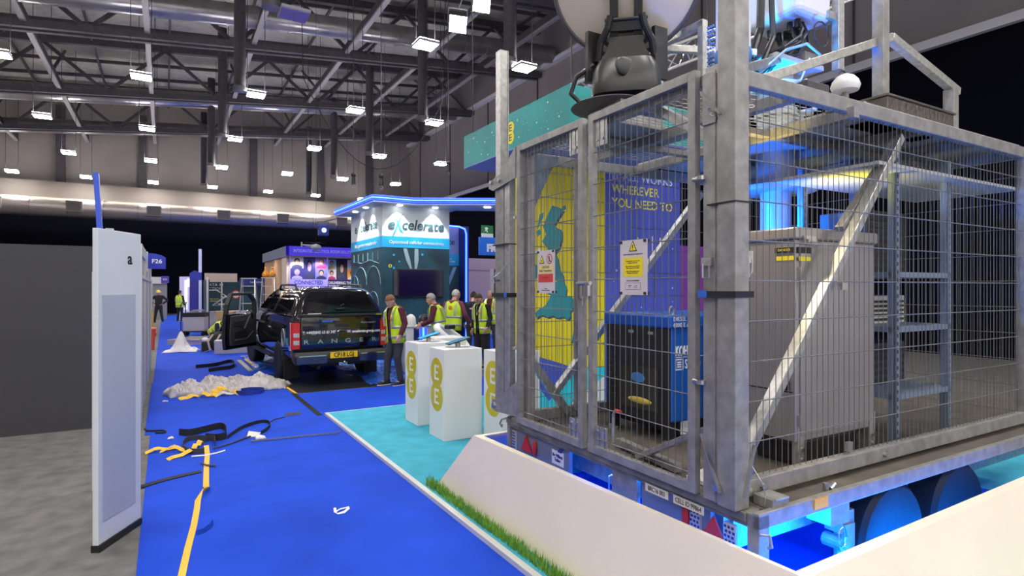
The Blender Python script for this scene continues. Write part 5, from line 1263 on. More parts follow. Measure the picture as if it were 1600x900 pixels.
def portrait(x, z, w_, h_, bg, sh, fc, y=23.575, hr='dark'):
    f = cb(MB().bx(x,x+w_,y-.005,y,z,z+h_), 'portrait_print', bg); cx = x+w_*.5; cz = z+h_*.58
    MB().prism([(cx-w_*.42,z),(cx-w_*.38,z+h_*.2),(cx-w_*.12,z+h_*.32),(cx+w_*.12,z+h_*.32),(cx+w_*.38,z+h_*.2),(cx+w_*.42,z)], (0,y-.008,0), (1,0,0), (0,0,1), (0,.002,0)).build('printed_shoulders', sh, f)
    MB().prism(circ(cx,cz+h_*.06,w_*.22,16,h_*.27), (0,y-.009,0), (1,0,0), (0,0,1), (0,.002,0)).build('printed_hair', mat('hair '+hr, HAIR[hr]), f)
    MB().prism(circ(cx,cz-h_*.02,w_*.16,16,h_*.21), (0,y-.011,0), (1,0,0), (0,0,1), (0,.002,0)).build('printed_face', fc, f)
pb = mat('cream print', (.75,.68,.6), .5); pbl = mat('blue violet portrait', (.2,.2,.7), .5); pdk = mat('deep violet portrait', (.03,.03,.18), .5)
f1 = mat('warm face print', (.6,.35,.22), .5); f2 = mat('violet face print', (.4,.3,.6), .5); s1 = mat('dark clothes print', (.03,.03,.09), .5); s2 = mat('magenta clothes print', (.5,.03,.15), .5)
portrait(4.16,2.62,.48,.44, pb, s1, f1); portrait(4.16,2.2,.48,.42, pdk, mat('lilac clothes print', (.4,.35,.6), .5), f2, hr='grey')
portrait(4.64,2.2,.45,.86, pdk, s1, f2); portrait(5.09,2.62,.46,.44, mat('rose violet print', (.35,.15,.5), .5), s2, f1, hr='ginger'); portrait(5.09,2.2,.46,.42, pbl, s1, f1)
portrait(5.7,2.62,.36,.4, mat('mint print', (.4,.75,.65), .5), mat('amber clothes print', (.6,.4,.1), .5), f1, 24.195, 'ginger'); portrait(5.7,2.2,.36,.42, pb, s2, f1, 24.195, 'brown')
portrait(6.08,2.2,.42,.82, mat('charcoal print', (.02,.02,.02), .5), mat('dark clothes print', (.03,.03,.09)), f1, 24.195)
portrait(6.52,2.62,.4,.4, mat('cream print', (.7,.7,.7)), mat('white clothes print', (.6,.6,.6), .5), f1, 24.195, 'grey'); portrait(6.52,2.2,.4,.42, mat('orange print', (.8,.3,.02), .5), mat('white clothes print', (.6,.6,.6)), f1, 24.195, 'brown')
for x in (4.4,5.2,6.2): spot('stand_spot', (x,23.0,3.04), (x,23.8,2.0), 60, (.95,.9,1), 80, .03)
spot('wood_spot', (3.3,26,3.4), (4.0,26,1.8), 60, (1,.8,.55), 90, .05)
# hanging camera drone shape and blue stage lamp at the stand corner
sg = thing('stage_lamp', 'small blue stage lamp beside the white tower', 'stage lamp', (4.3,17.9,3.85))
MB().bx(-.35,-.05,-.1,.1,-.42,-.1).build('lamp_body', navy, sg, bevel=.02); MB().ell((-.2,-.1,-.26),(.07,.03,.07)).build('lens', mat('blue lens', (.1,.1,1), .3, emit=(.2,.25,1), es=6), sg, smooth=True)
MB().path([(-.36,0,-.26),(-.36,0,.0),(-.04,0,.0),(-.04,0,-.26)], .012, 6).path([(-.2,0,.0),(.2,0,.12),(.5,0,.12)], .012, 6).build('yoke', dark_steel, sg)
hc_ = thing('model_helicopter', 'small grey model helicopter hanging beside the white tower', 'model aircraft', (3.95,18.2,3.1))
MB().ell((0,0,0),(.16,.09,.09)).path([(-.1,0,.02),(-.35,0,.05),(-.42,0,.06)], [.05,.02,.012], 8).bx(-.44,-.40,-.01,.01,.0,.14).build('fuselage', mat('grey model', (.4,.4,.42), .4), hc_, smooth=True)
MB().bar((-.35,-.1,.13),(.3,.1,.13),.02,.006).bar((-.1,.25,.13),(.08,-.25,.13),.02,.006).tube((0,0,.08),(0,0,.14),.01).build('rotor', dark_steel, hc_)
MB().tube((-.12,-.06,-.12),(.14,-.06,-.12),.008).tube((-.12,.06,-.12),(.14,.06,-.12),.008).tube((0,-.06,-.12),(0,-.03,-.06),.006).tube((0,.06,-.12),(0,.03,-.06),.006).build('skids', dark_steel, hc_)
MB().tube((0,0,.14),(0,0,9),.004,seg=5).build('suspension_wire', ink, hc_)
# microphones / chain hooks above the white tower
for x,y,z,lab in ((4.9,17.5,5.0,'left of two black hoist hooks hanging above the white tower'),(5.6,17.0,4.95,'right of two black hoist hooks hanging above the white tower'),(8.0,17.4,5.7,'black hoist hook with looped cable right of the white tower')):
    o = thing('hoist_hook', lab, 'hoist hook', (x,y,z))
    MB().tube((0,0,0),(0,0,.22),.07,.06,seg=12).ell((0,0,.28),(.08,.05,.07)).build('hook_block', black, o, smooth=True)
    MB().path([(0,0,.0),(.05,0,-.06),(.03,0,-.12),(-.03,0,-.1)], .015, 6).build('hook', steel, o); MB().tube((0,0,.3),(0,0,8.2),.012,seg=6).build('hoist_chain', dark_steel, o)
o = thing('hanging_cable', 'thin dark cable looping between the hoist chains above the white tower', 'cable', (5.6,17.3,5.5))
MB().path([(-2.3,0,7.0)]+[(-2.2+.31*k,0,2.4*((k-7)/7)**2+.0) for k in range(15)]+[(2.3,0,7.4)], .012, 6).build('cable', ink, o)
# teal stand with beige header
ts = thing('dark_teal_stand', 'dark teal stand wall with beige header and red round logo behind the car door', 'exhibition stand', (1.5,29.95,0))
dt_ = mat('dark teal board', (.006,.05,.075), .5)
MB().bx(0,2.9,0,.1,0,2.2).build('back_wall', dt_, ts); MB().bx(0,.08,-3,.1,0,2.2).build('side_wall', dt_, ts)
MB().bx(.02,1.35,-.6,-.5,2.12,2.52).build('beige_header', mat('beige board', (.45,.37,.33), .6), ts)
MB().bx(.72,.78,-.05,0,0,2.2).bx(2.2,2.26,-.05,0,0,2.2).build('frame_post', alu, ts)
text('writing', 'DATA IN\nACTION', .18, white, (.1,-.004,1.9), XX, YY, ts, 'LEFT'); text('writing', 'service, trust\nand delivery', .1, yt, (.1,-.004,1.3), XX, YY, ts, 'LEFT')
MB().prism(circ(1.35,1.55,.2,24), (0,-.006,0), (1,0,0), (0,0,1), (0,.005,0)).build('logo_ring', mat('red print', (.45,.04,.03), .5), ts)
MB().prism(circ(1.35,1.55,.15,24), (0,-.009,0), (1,0,0), (0,0,1), (0,.005,0)).build('logo_disc', mat('cream print', (.7,.7,.7)), ts); text('logo_writing', 'ACE', .1, ink, (1.35,-.011,1.55), XX, YY, ts)
MB().bx(.1,2.8,-.9,-.3,.75,.80).bx(.1,2.8,-.88,-.84,0,.75).build('counter', offwhite, ts)
MB().bx(1.5,3.4,-.2,-.1,1.95,2.3).build('blue_header', navy, ts); text('writing', 'NATIONAL DESK', .12, white, (2.4,-.21,2.12), XX, YY, ts)
# violet lit posts and panels between the aisle and the teal stand
vp = thing('dark_blue_panel', 'dark blue panel with a lit white edge at the right of the aisle', 'stand wall', (1.0,31.5,0))
MB().bx(0,.35,0,.12,0,2.55).build('panel', mat('violet blue panel', (.03,.03,.28), .5), vp); MB().bx(-.09,.0,0,.1,1.9,2.3).build('lit_edge', mat('lit white panel', (.8,.8,.9), .4, emit=(.8,.8,1), es=.8), vp)
MB().prism([(0,2.55),(.35,2.55),(.35,2.66),(.2,2.7)], (0,0,0), (1,0,0), (0,0,1), (0,.12,0)).build('top', navy, vp)
lp = thing('light_post', 'tall pale post with violet light beside the dark teal stand', 'post', (1.35,29.5,0))
MB().bx(-.06,.06,-.06,.06,0,3.6).build('post', mat('lit lilac post', (.5,.5,.75), .4, emit=(.4,.45,.9), es=.25), lp); MB().bx(-.35,.06,-.08,-.06,2.2,2.55).build('small_sign', royal, lp)
bw = thing('booth_row', 'row of shell stands with blue curved headers at the end of the aisle', 'exhibition stand', (-2.2,40,0))
MB().bx(-3,2.3,0,.1,0,2.3).build('back_wall', mat('grey board', (.25,.25,.27), .6), bw)
MB().prism([(1.0,2.1),(-.1,2.55),(-1.4,2.6),(-3,2.4),(-3,2.1)], (0,-.15,0), (1,0,0), (0,0,1), (0,.1,0)).build('curved_header', mat('header blue', (.02,.10,.45), .5), bw)
MB().bx(1.0,2.0,-.15,-.05,2.1,2.5).build('white_header', offwhite, bw); MB().bx(2.0,2.4,-.2,-.1,2.15,2.55).build('number_sign', mat('violet sign', (.06,.03,.35), .5), bw)
text('number', 'E25', .16, white, (2.2,-.21,2.35), XX, YY, bw)
for x in (.55,1.15): MB().bx(x,x+.07,-.1,0,0,2.3).build('frame_post', alu, bw)
hp = MB().prism([(.0,.6),(-.05,1.3),(.1,1.55),(.4,1.55),(.55,1.3),(.5,.6)], (.5,-.02,0), (1,0,0), (0,0,1), (0,.015,0)).build('poster_figure', mat('dark clothes print', (.03,.03,.09)), bw)
MB().prism(circ(.75,1.78,.14,16), (0,-.02,0), (1,0,0), (0,0,1), (0,.015,0)).build('poster_face', f1, hp); MB().prism([(.55,1.82),(.6,1.98),(.75,2.04),(.9,1.98),(.95,1.82)], (0,-.025,0), (1,0,0), (0,0,1), (0,.015,0)).build('poster_helmet', mat('helmet yellow', (.8,.72,.05)), hp)
wp2 = thing('white_lit_panel', 'white panel with violet light at the end of the aisle', 'stand wall', (.7,38,0))
MB().bx(0,.9,0,.1,0,2.5).build('panel', mat('white panel in violet glow', (.6,.55,.75), .5, emit=(.6,.5,.9), es=.2), wp2); MB().bx(.25,.4,-.02,0,.6,2.3).build('lit_strip', mat('lit white panel', (.8,.8,.9)), wp2); MB().bx(.5,.6,-.04,0,0,2.5).build('post', alu, wp2)  # violet light on the white panel is put into its colour and glow

# ================================================================ LEFT SIDE OF THE AISLE
p1 = thing('framed_panel', 'white framed display panel at the left edge of the picture', 'display panel', (-.18,5.39,0), math.atan2(-.88,-.477))
MB().bx(0,.5,-.02,.02,.05,2.27).build('frame', mat('white powder coat', (.62,.66,.7), .4), p1, bevel=.004)
MB().bx(.08,.46,-.026,-.02,.2,1.8).build('inset', mat('grey blue inset', (.4,.44,.52), .5), p1); MB().bx(.0,.5,-.03,.03,.0,.05).build('plinth', black, p1)
MB().bx(.08,.46,.02,.026,.2,1.8).build('inset', mat('grey blue inset', (.4,.44,.52)), p1)
text('writing', 'a', .13, ink, (.115,.022,2.07), (-1,0,0), (0,1,0), p1, 'RIGHT', bold=.002)
p2 = thing('shell_wall', 'grey shell wall with aluminium posts along the left of the aisle', 'stand wall', (-.27,9.4,0))
for y in (0,1.85,4.0,6.2): MB().bx(-.05,.0,y-.03,y+.03,0,2.48 if y else 2.45).build('frame_post', alu, p2, bevel=.004)
MB().bx(-.04,-.02,0,6.2,.0,2.3).build('wall_board', mat('grey blue board', (.33,.34,.36), .6), p2); MB().bx(-.05,.0,0,6.2,2.3,2.46).build('top_rail', mat('pale rail', (.55,.56,.58), .4), p2, bevel=.004)
MB().bx(-.05,.0,0,6.2,1.98,2.03).build('mid_rail', mat('pale rail', (.55,.56,.58)), p2)
MB().bx(-3,-.04,6.15,6.2,0,2.4).bx(-3,-.05,-.02,.0,0,2.4).build('end_wall', mat('charcoal board', (.04,.04,.05), .6), p2)
fs = thing('aisle_sign', 'blue curved aisle sign reading F26 on the left shell wall', 'sign', (-.26,12,2.19))
MB().prism([(0,0),(.27,0),(.27,.20),(.2,.245),(.1,.268),(0,.275)], (0,0,0), (1,0,0), (0,0,1), (0,.04,0)).build('board', royal, fs)
text('writing', 'F26', .1, white, (.135,-.004,.13), XX, YY, fs, sx=1.1, bold=.002); MB().bx(-.03,0,.0,.03,-.05,.3).build('bracket', alu, fs)
bf = thing('blue_fin_sign', 'narrow blue fin-shaped sign rising behind the framed panel', 'sign', (-.55,6.5,2.0))
MB().loft([[(.08*a-.02,-.05,z),(.08*a+.02,-.05,z),(.08*a+.02,.05,z),(.08*a-.02,.05,z)] for z,a in ((0,.6),(.3,.5),(.6,.3),(.9,.1))]).build('fin', mat('fin blue', (.03,.09,.6), .4), bf, smooth=True); MB(); MB().bx(-.02,.1,-.04,.04,-2.0,.0).bx(.08,.14,-.04,.04,0,.4).build('stand', mat('pale rail', (.55,.56,.58)), bf)
fb = thing('shell_wall', 'grey shell wall with pale posts far along the left of the aisle', 'stand wall', (-.55,24,0))
for y in (0,3,6,9): MB().bx(-.05,.03,y-.03,y+.03,0,2.4).build('frame_post', alu, fb)
MB().bx(-.04,-.02,0,9,0,2.3).build('wall_board', mat('grey blue board', (.33,.34,.36)), fb); MB().bx(-3,0,-.02,.0,0,2.3).build('end_wall', navy, fb)
rb_ = thing('red_crate', 'red plastic crate standing against the left side of the aisle', 'crate', (-.42,20.5,.006))
MB().loft([rr(-.14,.14,-.3,.3,.03,0),rr(-.18,.18,-.35,.35,.03,.62),rr(-.15,.15,-.32,.32,.03,.62),rr(-.11,.11,-.27,.27,.03,.03)]).build('crate_body', mat('crate red', (.6,.06,.03), .5), rb_); MB().bx(-.19,.19,-.36,.36,.58,.64).bx(.16,.19,-.1,.1,.4,.5).build('crate_rim', mat('crate red', (.6,.06,.03)), rb_, bevel=.01)
yb = thing('yellow_barrier', 'rounded yellow board leaning at the left side of the aisle', 'board', (-.5,23.2,.006))
MB().prism([(-.15,0),(.15,0),(.15,1.0),(.12,1.12),(0,1.18),(-.12,1.12),(-.15,1.0)], (0,0,0), (1,0,0), (0,0,1), (0,.06,0)).build('board', mat('ochre board', (.6,.35,.03), .5), yb)

# ================================================================ THINGS STANDING AND LYING IN THE AISLE
def ladder(x, y, H_, lab, rz=0):
    o = thing('step_ladder', lab, 'ladder', (x,y,.006), rz)
    for s in (-1,1):
        MB().bar((s*.26,-.35,0),(s*.18,0,H_),.03,.07).build('rail', alu, o); MB().bar((s*.28,.45,0),(s*.18,.05,H_-.1),.025,.05).build('rear_leg', alu, o)
    st = []
    n = int(H_/.27)
    for k in range(1, n):
        t_ = k*.27/H_; MB().bx(-.26+.08*t_,.26-.08*t_,-.35+.35*t_-.04,-.35+.35*t_+.04,k*.27,k*.27+.025).build('step', alu, o)
    MB().bx(-.22,.22,-.08,.12,H_-.03,H_).build('platform', alu, o)
    return o
ladder(2.25,19.8,2.16, 'white step ladder seen through the open car door window', R(-20))
ladder(2.95,20.6,2.2, 'white step ladder carrying two orange gourd shapes', R(-20))
for i,(dx,lab) in enumerate(((-.09,'left orange gourd-shaped pot on the ladder top'),(.1,'right orange gourd-shaped pot on the ladder top'))):
    o = thing('orange_gourd', lab, 'pot', (2.95+dx,20.6-dx*.3,2.206)); om = mat('orange glaze', (.8,.3,.02), .35)
    MB().lathe([(.03,0),(.1,.03),(.12,.08),(.1,.14),(.05,.21),(.035,.28),(.045,.32),(.02,.34)], seg=20).build('pot_body', om, o, smooth=True); MB().tube((0,0,.33),(.01,0,.37),.012).build('stem', mat('brown stem', (.2,.1,.03), .7), o)
pl_ = thing('platform_steps', 'silver warehouse steps with zigzag side rails in the aisle', 'ladder', (1.75,26.8,.006))
for s in (0,.5):
    MB().bar((-.25,s,0),(-.25,s,2.3),.05,.05).build('tall_post', alu, pl_); MB().path([(-.1,s,.15),(.5,s,.6),(-.05,s,.62),(.5,s,1.1),(-.05,s,1.12),(.45,s,1.5),(.1,s,1.75),(-.2,s,1.75)], .022, 6).build('side_rail', alu, pl_)
for k in range(5): MB().bx(-.15+.1*k,.15+.1*k,0,.5,.25+.3*k,.28+.3*k).build('step', alu, pl_)
tr_ = thing('flat_trolley', 'dark flat trolley with a loop handle loaded with boxes in the aisle', 'trolley', (1.0,25.4,.006), R(-20))
MB().bx(-.45,.45,-.3,.3,.16,.2).build('deck', black, tr_, bevel=.01); MB().path([(-.43,-.25,.2),(-.43,-.25,1.2),(-.38,-.2,1.28),(-.38,.2,1.28),(-.43,.25,1.2),(-.43,.25,.2)], .02, 8).build('handle', black, tr_)
for x in (-.35,.35):
    for y in (-.22,.22): MB().lathe([(.02,-.02),(.08,-.025),(.08,.025),(.02,.02)], (x,y,.08), 16, 'y').build('wheel', rubber, tr_)
def box(x,y,z,sx,sy,sz,m,lab,nm='cardboard_box',cat='box',rz=0,lidm=None):
    o = thing(nm, lab, cat, (x,y,z), rz); MB().bx(-sx/2,sx/2,-sy/2,sy/2,0,sz).build('body', m, o, bevel=.01); MB().bx(-sx/2-.005,sx/2+.005,-sy/2-.005,sy/2+.005,sz-.04,sz+.005).build('lid', lidm or m, o)
    return o
card = mat('cardboard', (.42,.27,.15), .8)
box(1.02,25.4,.21,.75,.5,.52, mat('grey case', (.4,.38,.42), .5), 'pale grey case on the flat trolley', 'equipment_case', 'case', R(-20))
box(1.02,25.4,.74,.78,.5,.16, black, 'black box lying on the grey case on the trolley', 'equipment_case', 'case', R(-20))
o = thing('metal_offcuts', 'loose pale metal strips piled on top of the black trolley box', 'offcuts', (1.02,25.4,.91)); q = MB()
for k in range(5): q.bar((-.3+.05*k,-.2,.02+.02*k),(.35-.03*k,.15-.06*k,.04+.02*k),.05,.01)
q.build('strips', alu, o)
box(1.72,24.6,.006,.5,.4,.38, mat('crate red', (.6,.06,.03)), 'red tool box beside the steps', 'tool_box', 'tool box', R(-15), mat('tool lid', (.3,.03,.02), .5))
box(2.05,23.9,.006,.7,.5,.75, card, 'brown cardboard box behind the crouching person', rz=R(-25))
box(1.95,24.0,.766,.6,.45,.2, card, 'flat cardboard box lying on the taller cardboard box', rz=R(-20))
gc = thing('flat_grey_case', 'open flat grey metal tray lying on the carpet', 'tray', (.9,22.2,.006), R(-28))
MB().bx(-.55,.55,-.75,.75,.0,.06).build('base', mat('grey case', (.4,.38,.42)), gc); MB().bx(-.55,-.5,-.75,.75,.06,.16).bx(.5,.55,-.75,.75,.06,.16).bx(-.5,.5,.7,.75,.06,.16).bx(-.5,.5,-.75,-.7,.06,.16).build('rim', alu, gc)
MB().bar((.4,-.65,.12),(.4,.6,.2),.08,.06).build('inner_bar', black, gc)
bp_ = thing('backpack', 'black backpack with loose straps on the carpet left of the car door', 'backpack', (1.35,19.0,.006), R(-20)); q = MB(); q.ell((0,0,.26),(.26,.2,.3)); q.ell((.2,-.1,.16),(.2,.16,.17))
q.build('bag', mat('bag cloth', (.02,.02,.024), .85, bump=.6, bscale=12), bp_, smooth=True); MB().ribbon([(-.1,-.2,.5),(-.2,-.3,.3),(-.15,-.28,.05),(-.3,-.35,.01)], (.05,.02,0), .006).ribbon([(.1,-.2,.5),(.02,-.3,.3),(0,-.3,.05)], (.05,.02,0), .006).build('strap', mat('pale strap', (.5,.42,.36), .7), bp_)
cm = thing('small_camera', 'small black and white gadget beside the backpack', 'gadget', (1.0,19.0,.006)); MB().bx(-.1,.1,-.1,.1,0,.28).build('body', black, cm, bevel=.02); MB().ell((0,0,.34),(.1,.08,.07)).build('white_top', white_gloss, cm, smooth=True)
gb_ = box(1.75,18.2,.006,1.1,.5,.36, mat('grey case', (.4,.38,.42)), 'low pale grey box under the open car door', 'equipment_case', 'case', R(-8))
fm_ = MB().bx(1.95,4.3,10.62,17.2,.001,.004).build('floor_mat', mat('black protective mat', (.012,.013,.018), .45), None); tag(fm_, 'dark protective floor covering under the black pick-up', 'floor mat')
# crumpled sheets
from mathutils import noise
def crumple(name, label, cat, loc, rx, ry, h, m, seed, rz=0, n=(110,64), peak=None, th=.002):
    bm = bmesh.new(); N, M_ = n; V = []
    for i in range(N+1):
        for j in range(M_+1):
            a, b = i/N*2-1, j/M_*2-1
            p = Vector((a*2.2*rx/.5, b*2.2*ry/.5, seed))
            edge_ = max(0, 1-(a*a)**2)*max(0, 1-(b*b)**2)
            z = ((.35+.6*noise.noise(p*.8))*.9+(1-abs(noise.noise(p*1.9))*2)*.26+(1-abs(noise.noise(p*4.3))*2.4)*.13+(1-abs(noise.noise(p*9.1))*2.4)*.05)*h*edge_**.6
            if peak: z += peak*math.exp(-((a*a)/.12+(b*b)/.25))
            wob = 1+.22*noise.noise(Vector((math.atan2(b,a)*1.6,seed,0)))
            V.append(bm.verts.new((a*rx*wob+.05*rx*noise.noise(p*2.2), b*ry*wob+.08*ry*noise.noise(p*2.7+Vector((3,1,0))), z+.002)))
    for i in range(N):
        for j in range(M_): bm.faces.new((V[i*(M_+1)+j],V[(i+1)*(M_+1)+j],V[(i+1)*(M_+1)+j+1],V[i*(M_+1)+j+1]))
    me = bpy.data.meshes.new(name); bm.to_mesh(me); bm.free(); me.materials.append(m)
    for p in me.polygons: p.use_smooth = True
    try: me.set_sharp_from_angle(angle=R(30))
    except Exception: pass
    o = bpy.data.objects.new(name, me); COL.objects.link(o); o.location = loc; o.rotation_euler[2] = rz
    s = o.modifiers.new('t', 'SOLIDIFY'); s.thickness = th; s.offset = 1
    return tag(o, label, cat)
poly = mat('crumpled polythene', (.62,.58,.57), .35, trans=.15, spec=.5)
crumple('plastic_sheet', 'large crumpled heap of clear plastic sheet behind the black pick-up', 'plastic sheet', (1.25,11.75,.008), .76, .5, .29, poly, 1.7, R(-6))
crumple('plastic_sheet', 'smaller crumpled piece of white plastic at the left end of the heap', 'plastic sheet', (.33,11.5,.008), .32, .28, .28, poly, 5.1, R(10), (44,34))
crumple('plastic_bag', 'white plastic bag slumped to a point on the carpet far up the aisle', 'plastic bag', (.40,19.3,.008), .42, .3, .14, mat('white bag', (.75,.72,.7), .5), 2.3, R(-10), (40,30), .5)
bluesheet = mat('blue plastic sheet', (.02,.10,.5), .3, spec=.5, bump=.4, bscale=9)
crumple('floor_sheet', 'crumpled blue plastic sheet under the right rear of the black pick-up', 'plastic sheet', (4.3,12.6,.002), .9, 1.6, .1, bluesheet, 3.3, 0, (50,60))
crumple('floor_sheet', 'crumpled blue plastic sheet under the left side of the black pick-up', 'plastic sheet', (2.1,15.7,.008), .36, 1.5, .08, bluesheet, 6.3, 0, (40,60))
def scrap(name, label, cat, mb, m, base=(0,0,0), group=None, kind=None):
    o = mb.build(name, m, None); b = Vector(base)
    for v in o.data.vertices: v.co -= b
    o.location = b; return tag(o, label, cat, group)
def on(pts, z=.012, q=None): return [Vector((x,y,z)) for x,y in pts]
foam = mat('yellow foam strip', (.85,.5,.04), .6, noise=.15, nscale=20)
rnd = random.Random(11)
def strip(cx, cy, L, ang, hgt, w_=.06):
    d = Vector((math.cos(ang), math.sin(ang), 0)); pts = [Vector((cx,cy,.012))+d*L*(t-.5)+Vector((0,0,hgt*math.sin(t*math.pi)*(1+.6*math.sin(t*9+cx*40))*.6)) for t in [k/8 for k in range(9)]]
    sd = Vector((-d.y,d.x,.35)).normalized()*w_
    return MB().ribbon(pts, sd, .005)
names = ['longest curled', 'short flat', 'raised', 'front', 'rear']
fy = [(.35,11.05,.34,.5,.05,'leftmost yellow foam strip in front of the plastic heap'),(.62,11.02,.3,-.4,.10,'yellow foam strip curling up in the middle of the plastic heap front'),(.85,11.1,.42,.3,.12,'broad yellow foam strip under the front of the large plastic heap'),(.80,11.28,.36,1.0,.16,'upright yellow foam strip leaning on the large plastic heap'),(1.02,11.05,.3,-.7,.07,'right-hand yellow foam strip in front of the plastic heap')]
for cx,cy,L,a,h_,lab in fy: scrap('foam_strip', lab, 'foam strip', strip(cx,cy,L,a,h_,.1), foam, (cx,cy,.006), 'yellow foam strips by the plastic heap')
scrap('white_paper_strip', 'white backing paper strip among the yellow strips at the plastic heap', 'paper strip', strip(.93,11.0,.4,.1,.08,.08), offwhite, (.93,11,.006))
for cx,cy,L,a,h_,lab in ((-.02,7.62,.34,.1,.05,'crumpled yellow strip at the left end of the yellow scraps in the foreground'),(.12,7.5,.38,-.5,.07,'yellow strip lying across the middle of the foreground yellow scraps'),(.2,7.3,.42,.55,.05,'long yellow strip nearest the camera among the foreground yellow scraps'),(.33,7.62,.22,1.1,.08,'short yellow strip standing up beside the black strap coil')): scrap('foam_strip', lab, 'foam strip', strip(cx,cy,L,a,h_,.055), foam, (cx,cy,.006), 'yellow strips by the black strap coil')
Z = Vector((0,0,1))
tp_ = [(.405,7.50,.04),(.40,7.2,.012),(.37,6.8,.010),(.345,6.4,.012),(.325,6.05,.014)]
scrap('yellow_tape', 'long yellow tape running down the blue carpet to the bottom edge', 'tape', MB().ribbon([Vector(p) for p in tp_]+[Vector((.335,5.93,.03)),Vector((.28,5.80,.05)),Vector((.245,5.70,.014)),Vector((.225,5.45,.010)),Vector((.19,5.1,.010)),Vector((.14,4.7,.010)),Vector((.09,4.25,.010)),Vector((.02,3.6,.010)),Vector((-.05,3.0,.010))], [Vector((.05,.004,0))]*5+[Vector((.03,.0,.03)),Vector((.02,.015,.035)),Vector((.045,-.01,.01))]+[Vector((.045,-.006,0))]*6, .003), gold_tape, (.3,5.8,.006))
def px_floor(pts): return [Vector(p) for p in pts]
strapA = [(0.15, 8.33), (0.265, 8.236), (0.428, 8.324), (0.548, 8.41), (0.631, 8.405), (0.666, 8.251), (0.653, 8.003), (0.619, 7.821), (0.524, 7.8), (0.422, 7.9)]
strapB = [(0.524, 7.8), (0.332, 7.954), (0.233, 7.937), (0.179, 7.745), (0.178, 7.534), (0.223, 7.372), (0.304, 7.291), (0.375, 7.301)]
strapC = [(0.497, 7.518), (0.506, 7.772), (0.449, 7.845), (0.375, 7.737)]
strapD = [(0.65, 7.818), (0.753, 8.069), (0.877, 8.303), (1.037, 8.471), (1.149, 8.502), (1.202, 8.421), (1.198, 8.231), (1.127, 8.018), (1.037, 7.856)]
strapE = [(0.601, 15.09), (0.994, 15.257), (1.274, 15.702), (1.418, 15.712), (1.403, 15.1), (1.288, 14.594), (0.997, 14.416), (0.817, 14.264)]
cordA = [(0.467, 7.395), (0.639, 7.505), (0.777, 7.648), (0.902, 7.771)]
cordB = [(0.874, 7.528), (1.046, 7.502), (1.271, 7.469), (1.604, 7.431), (1.843, 7.397), (1.916, 7.438)]
rodA = [(1.249, 8.492), (1.291, 8.589), (1.395, 8.652), (1.457, 8.678)]
rodB = [(1.474, 8.777), (1.573, 8.784), (1.692, 8.779)]
cordC = [(-0.229, 8.877), (-0.194, 8.75), (-0.123, 8.699), (-0.028, 8.668), (0.007, 8.577), (-0.028, 8.521), (-0.106, 8.568)]
lineA = [(-0.225, 6.33), (-0.009, 6.459), (0.173, 6.526), (0.306, 6.567)]
lineB = [(0.319, 6.86), (0.366, 6.735), (0.446, 6.686)]
whiteT = [(0.245, 7.197), (0.382, 7.166), (0.498, 7.207), (0.583, 7.271)]
whiteL = [(1.226, 4.759), (1.191, 4.78)]
#  (1.234, 4.869, 0) (1.316, 4.82, 0) (1.229, 4.73, 0) (0.193, 4.94, 0) (0.283, 5.021, 0) (0.939, 7.974, 0) (0.996, 7.721, 0) (0.056, 8.618, 0) (0.036, 10.977, 0) (1.314, 15.849, 0) (1.685, 16.37, 0) (1.622, 13.886, 0) (1.784, 16.31, 0) (1.718, 15.191, 0) (1.015, 10.515, 0) (2.015, 11.349, 0) (2.006, 10.811, 0) (0.444, 6.997, 0)
VZ = Vector((0,0,1))
def band(name, label, cat, pts, w_, m, th=.006, z=None, lean=None, base=None):
    P = [Vector((x,y,(z if z is not None else w_*.5)+.008)) for x,y in pts]
    # smooth the centre line
    S_ = []
    for i in range(len(P)-1):
        a,b,c_,d = P[max(i-1,0)],P[i],P[i+1],P[min(i+2,len(P)-1)]
        for t in (0,.25,.5,.75): S_.append(.5*((2*b)+(-a+c_)*t+(2*a-5*b+4*c_-d)*t*t+(-a+3*b-3*c_+d)*t**3))
    S_.append(P[-1])
    return scrap(name, label, cat, MB().ribbon(S_, (lean or VZ)*w_, th), m, S_[len(S_)//2]*1.0 - Vector((0,0,(z if z is not None else w_*.5))))
gs = mat('grey webbing', (.045,.047,.055), .8, bump=.3, bscale=300)
band('strap', 'broad black strap looped on edge on the blue carpet, middle foreground', 'strap', strapA, .085, black_soft)
band('strap', 'grey strap curling towards the camera from the black strap loop', 'strap', strapB, .06, gs)
band('strap', 'short grey strap end standing beside the strap loop', 'strap', strapC, .07, gs)
band('strap', 'narrow black strap loop to the right of the broad strap', 'strap', strapD, .045, black_soft)
band('strap', 'black strap loop lying on the carpet behind the plastic heap', 'strap', strapE, .08, black_soft)
band('cord', 'thin grey cord beside the paper scrap', 'cord', cordA, .016, gs, .012, .012)
band('cord', 'long thin grey cord lying towards the turquoise platform corner', 'cord', cordB, .016, mat('grey cord', (.16,.16,.17), .7), .012, .012)
band('cord', 'thin bent wire end right of the narrow strap loop', 'cord', rodA, .014, gs, .012, .012)
band('strap', 'small grey flat strap end far right of the strap loops', 'strap', rodB, .05, mat('grey cord', (.16,.16,.17)), .006, .02)
band('cord', 'small black cord loop at the left edge of the blue carpet', 'cord', cordC, .02, black_soft, .014, .014)
FL = Vector((.35,.94,0))
scrap('strap', 'flat black strap lying across the left edge of the carpet', 'strap', MB().ribbon([Vector((x,y,.012)) for x,y in lineA], Vector((-.02,.075,.0)), .006), black_soft, (lineA[1][0],lineA[1][1],.006))
scrap('strap', 'short dark strap end crossing the yellow tape', 'strap', MB().ribbon([Vector((x,y,.022)) for x,y in lineB], Vector((0,.05,0)), .005), gs, (lineB[1][0],lineB[1][1],.006))
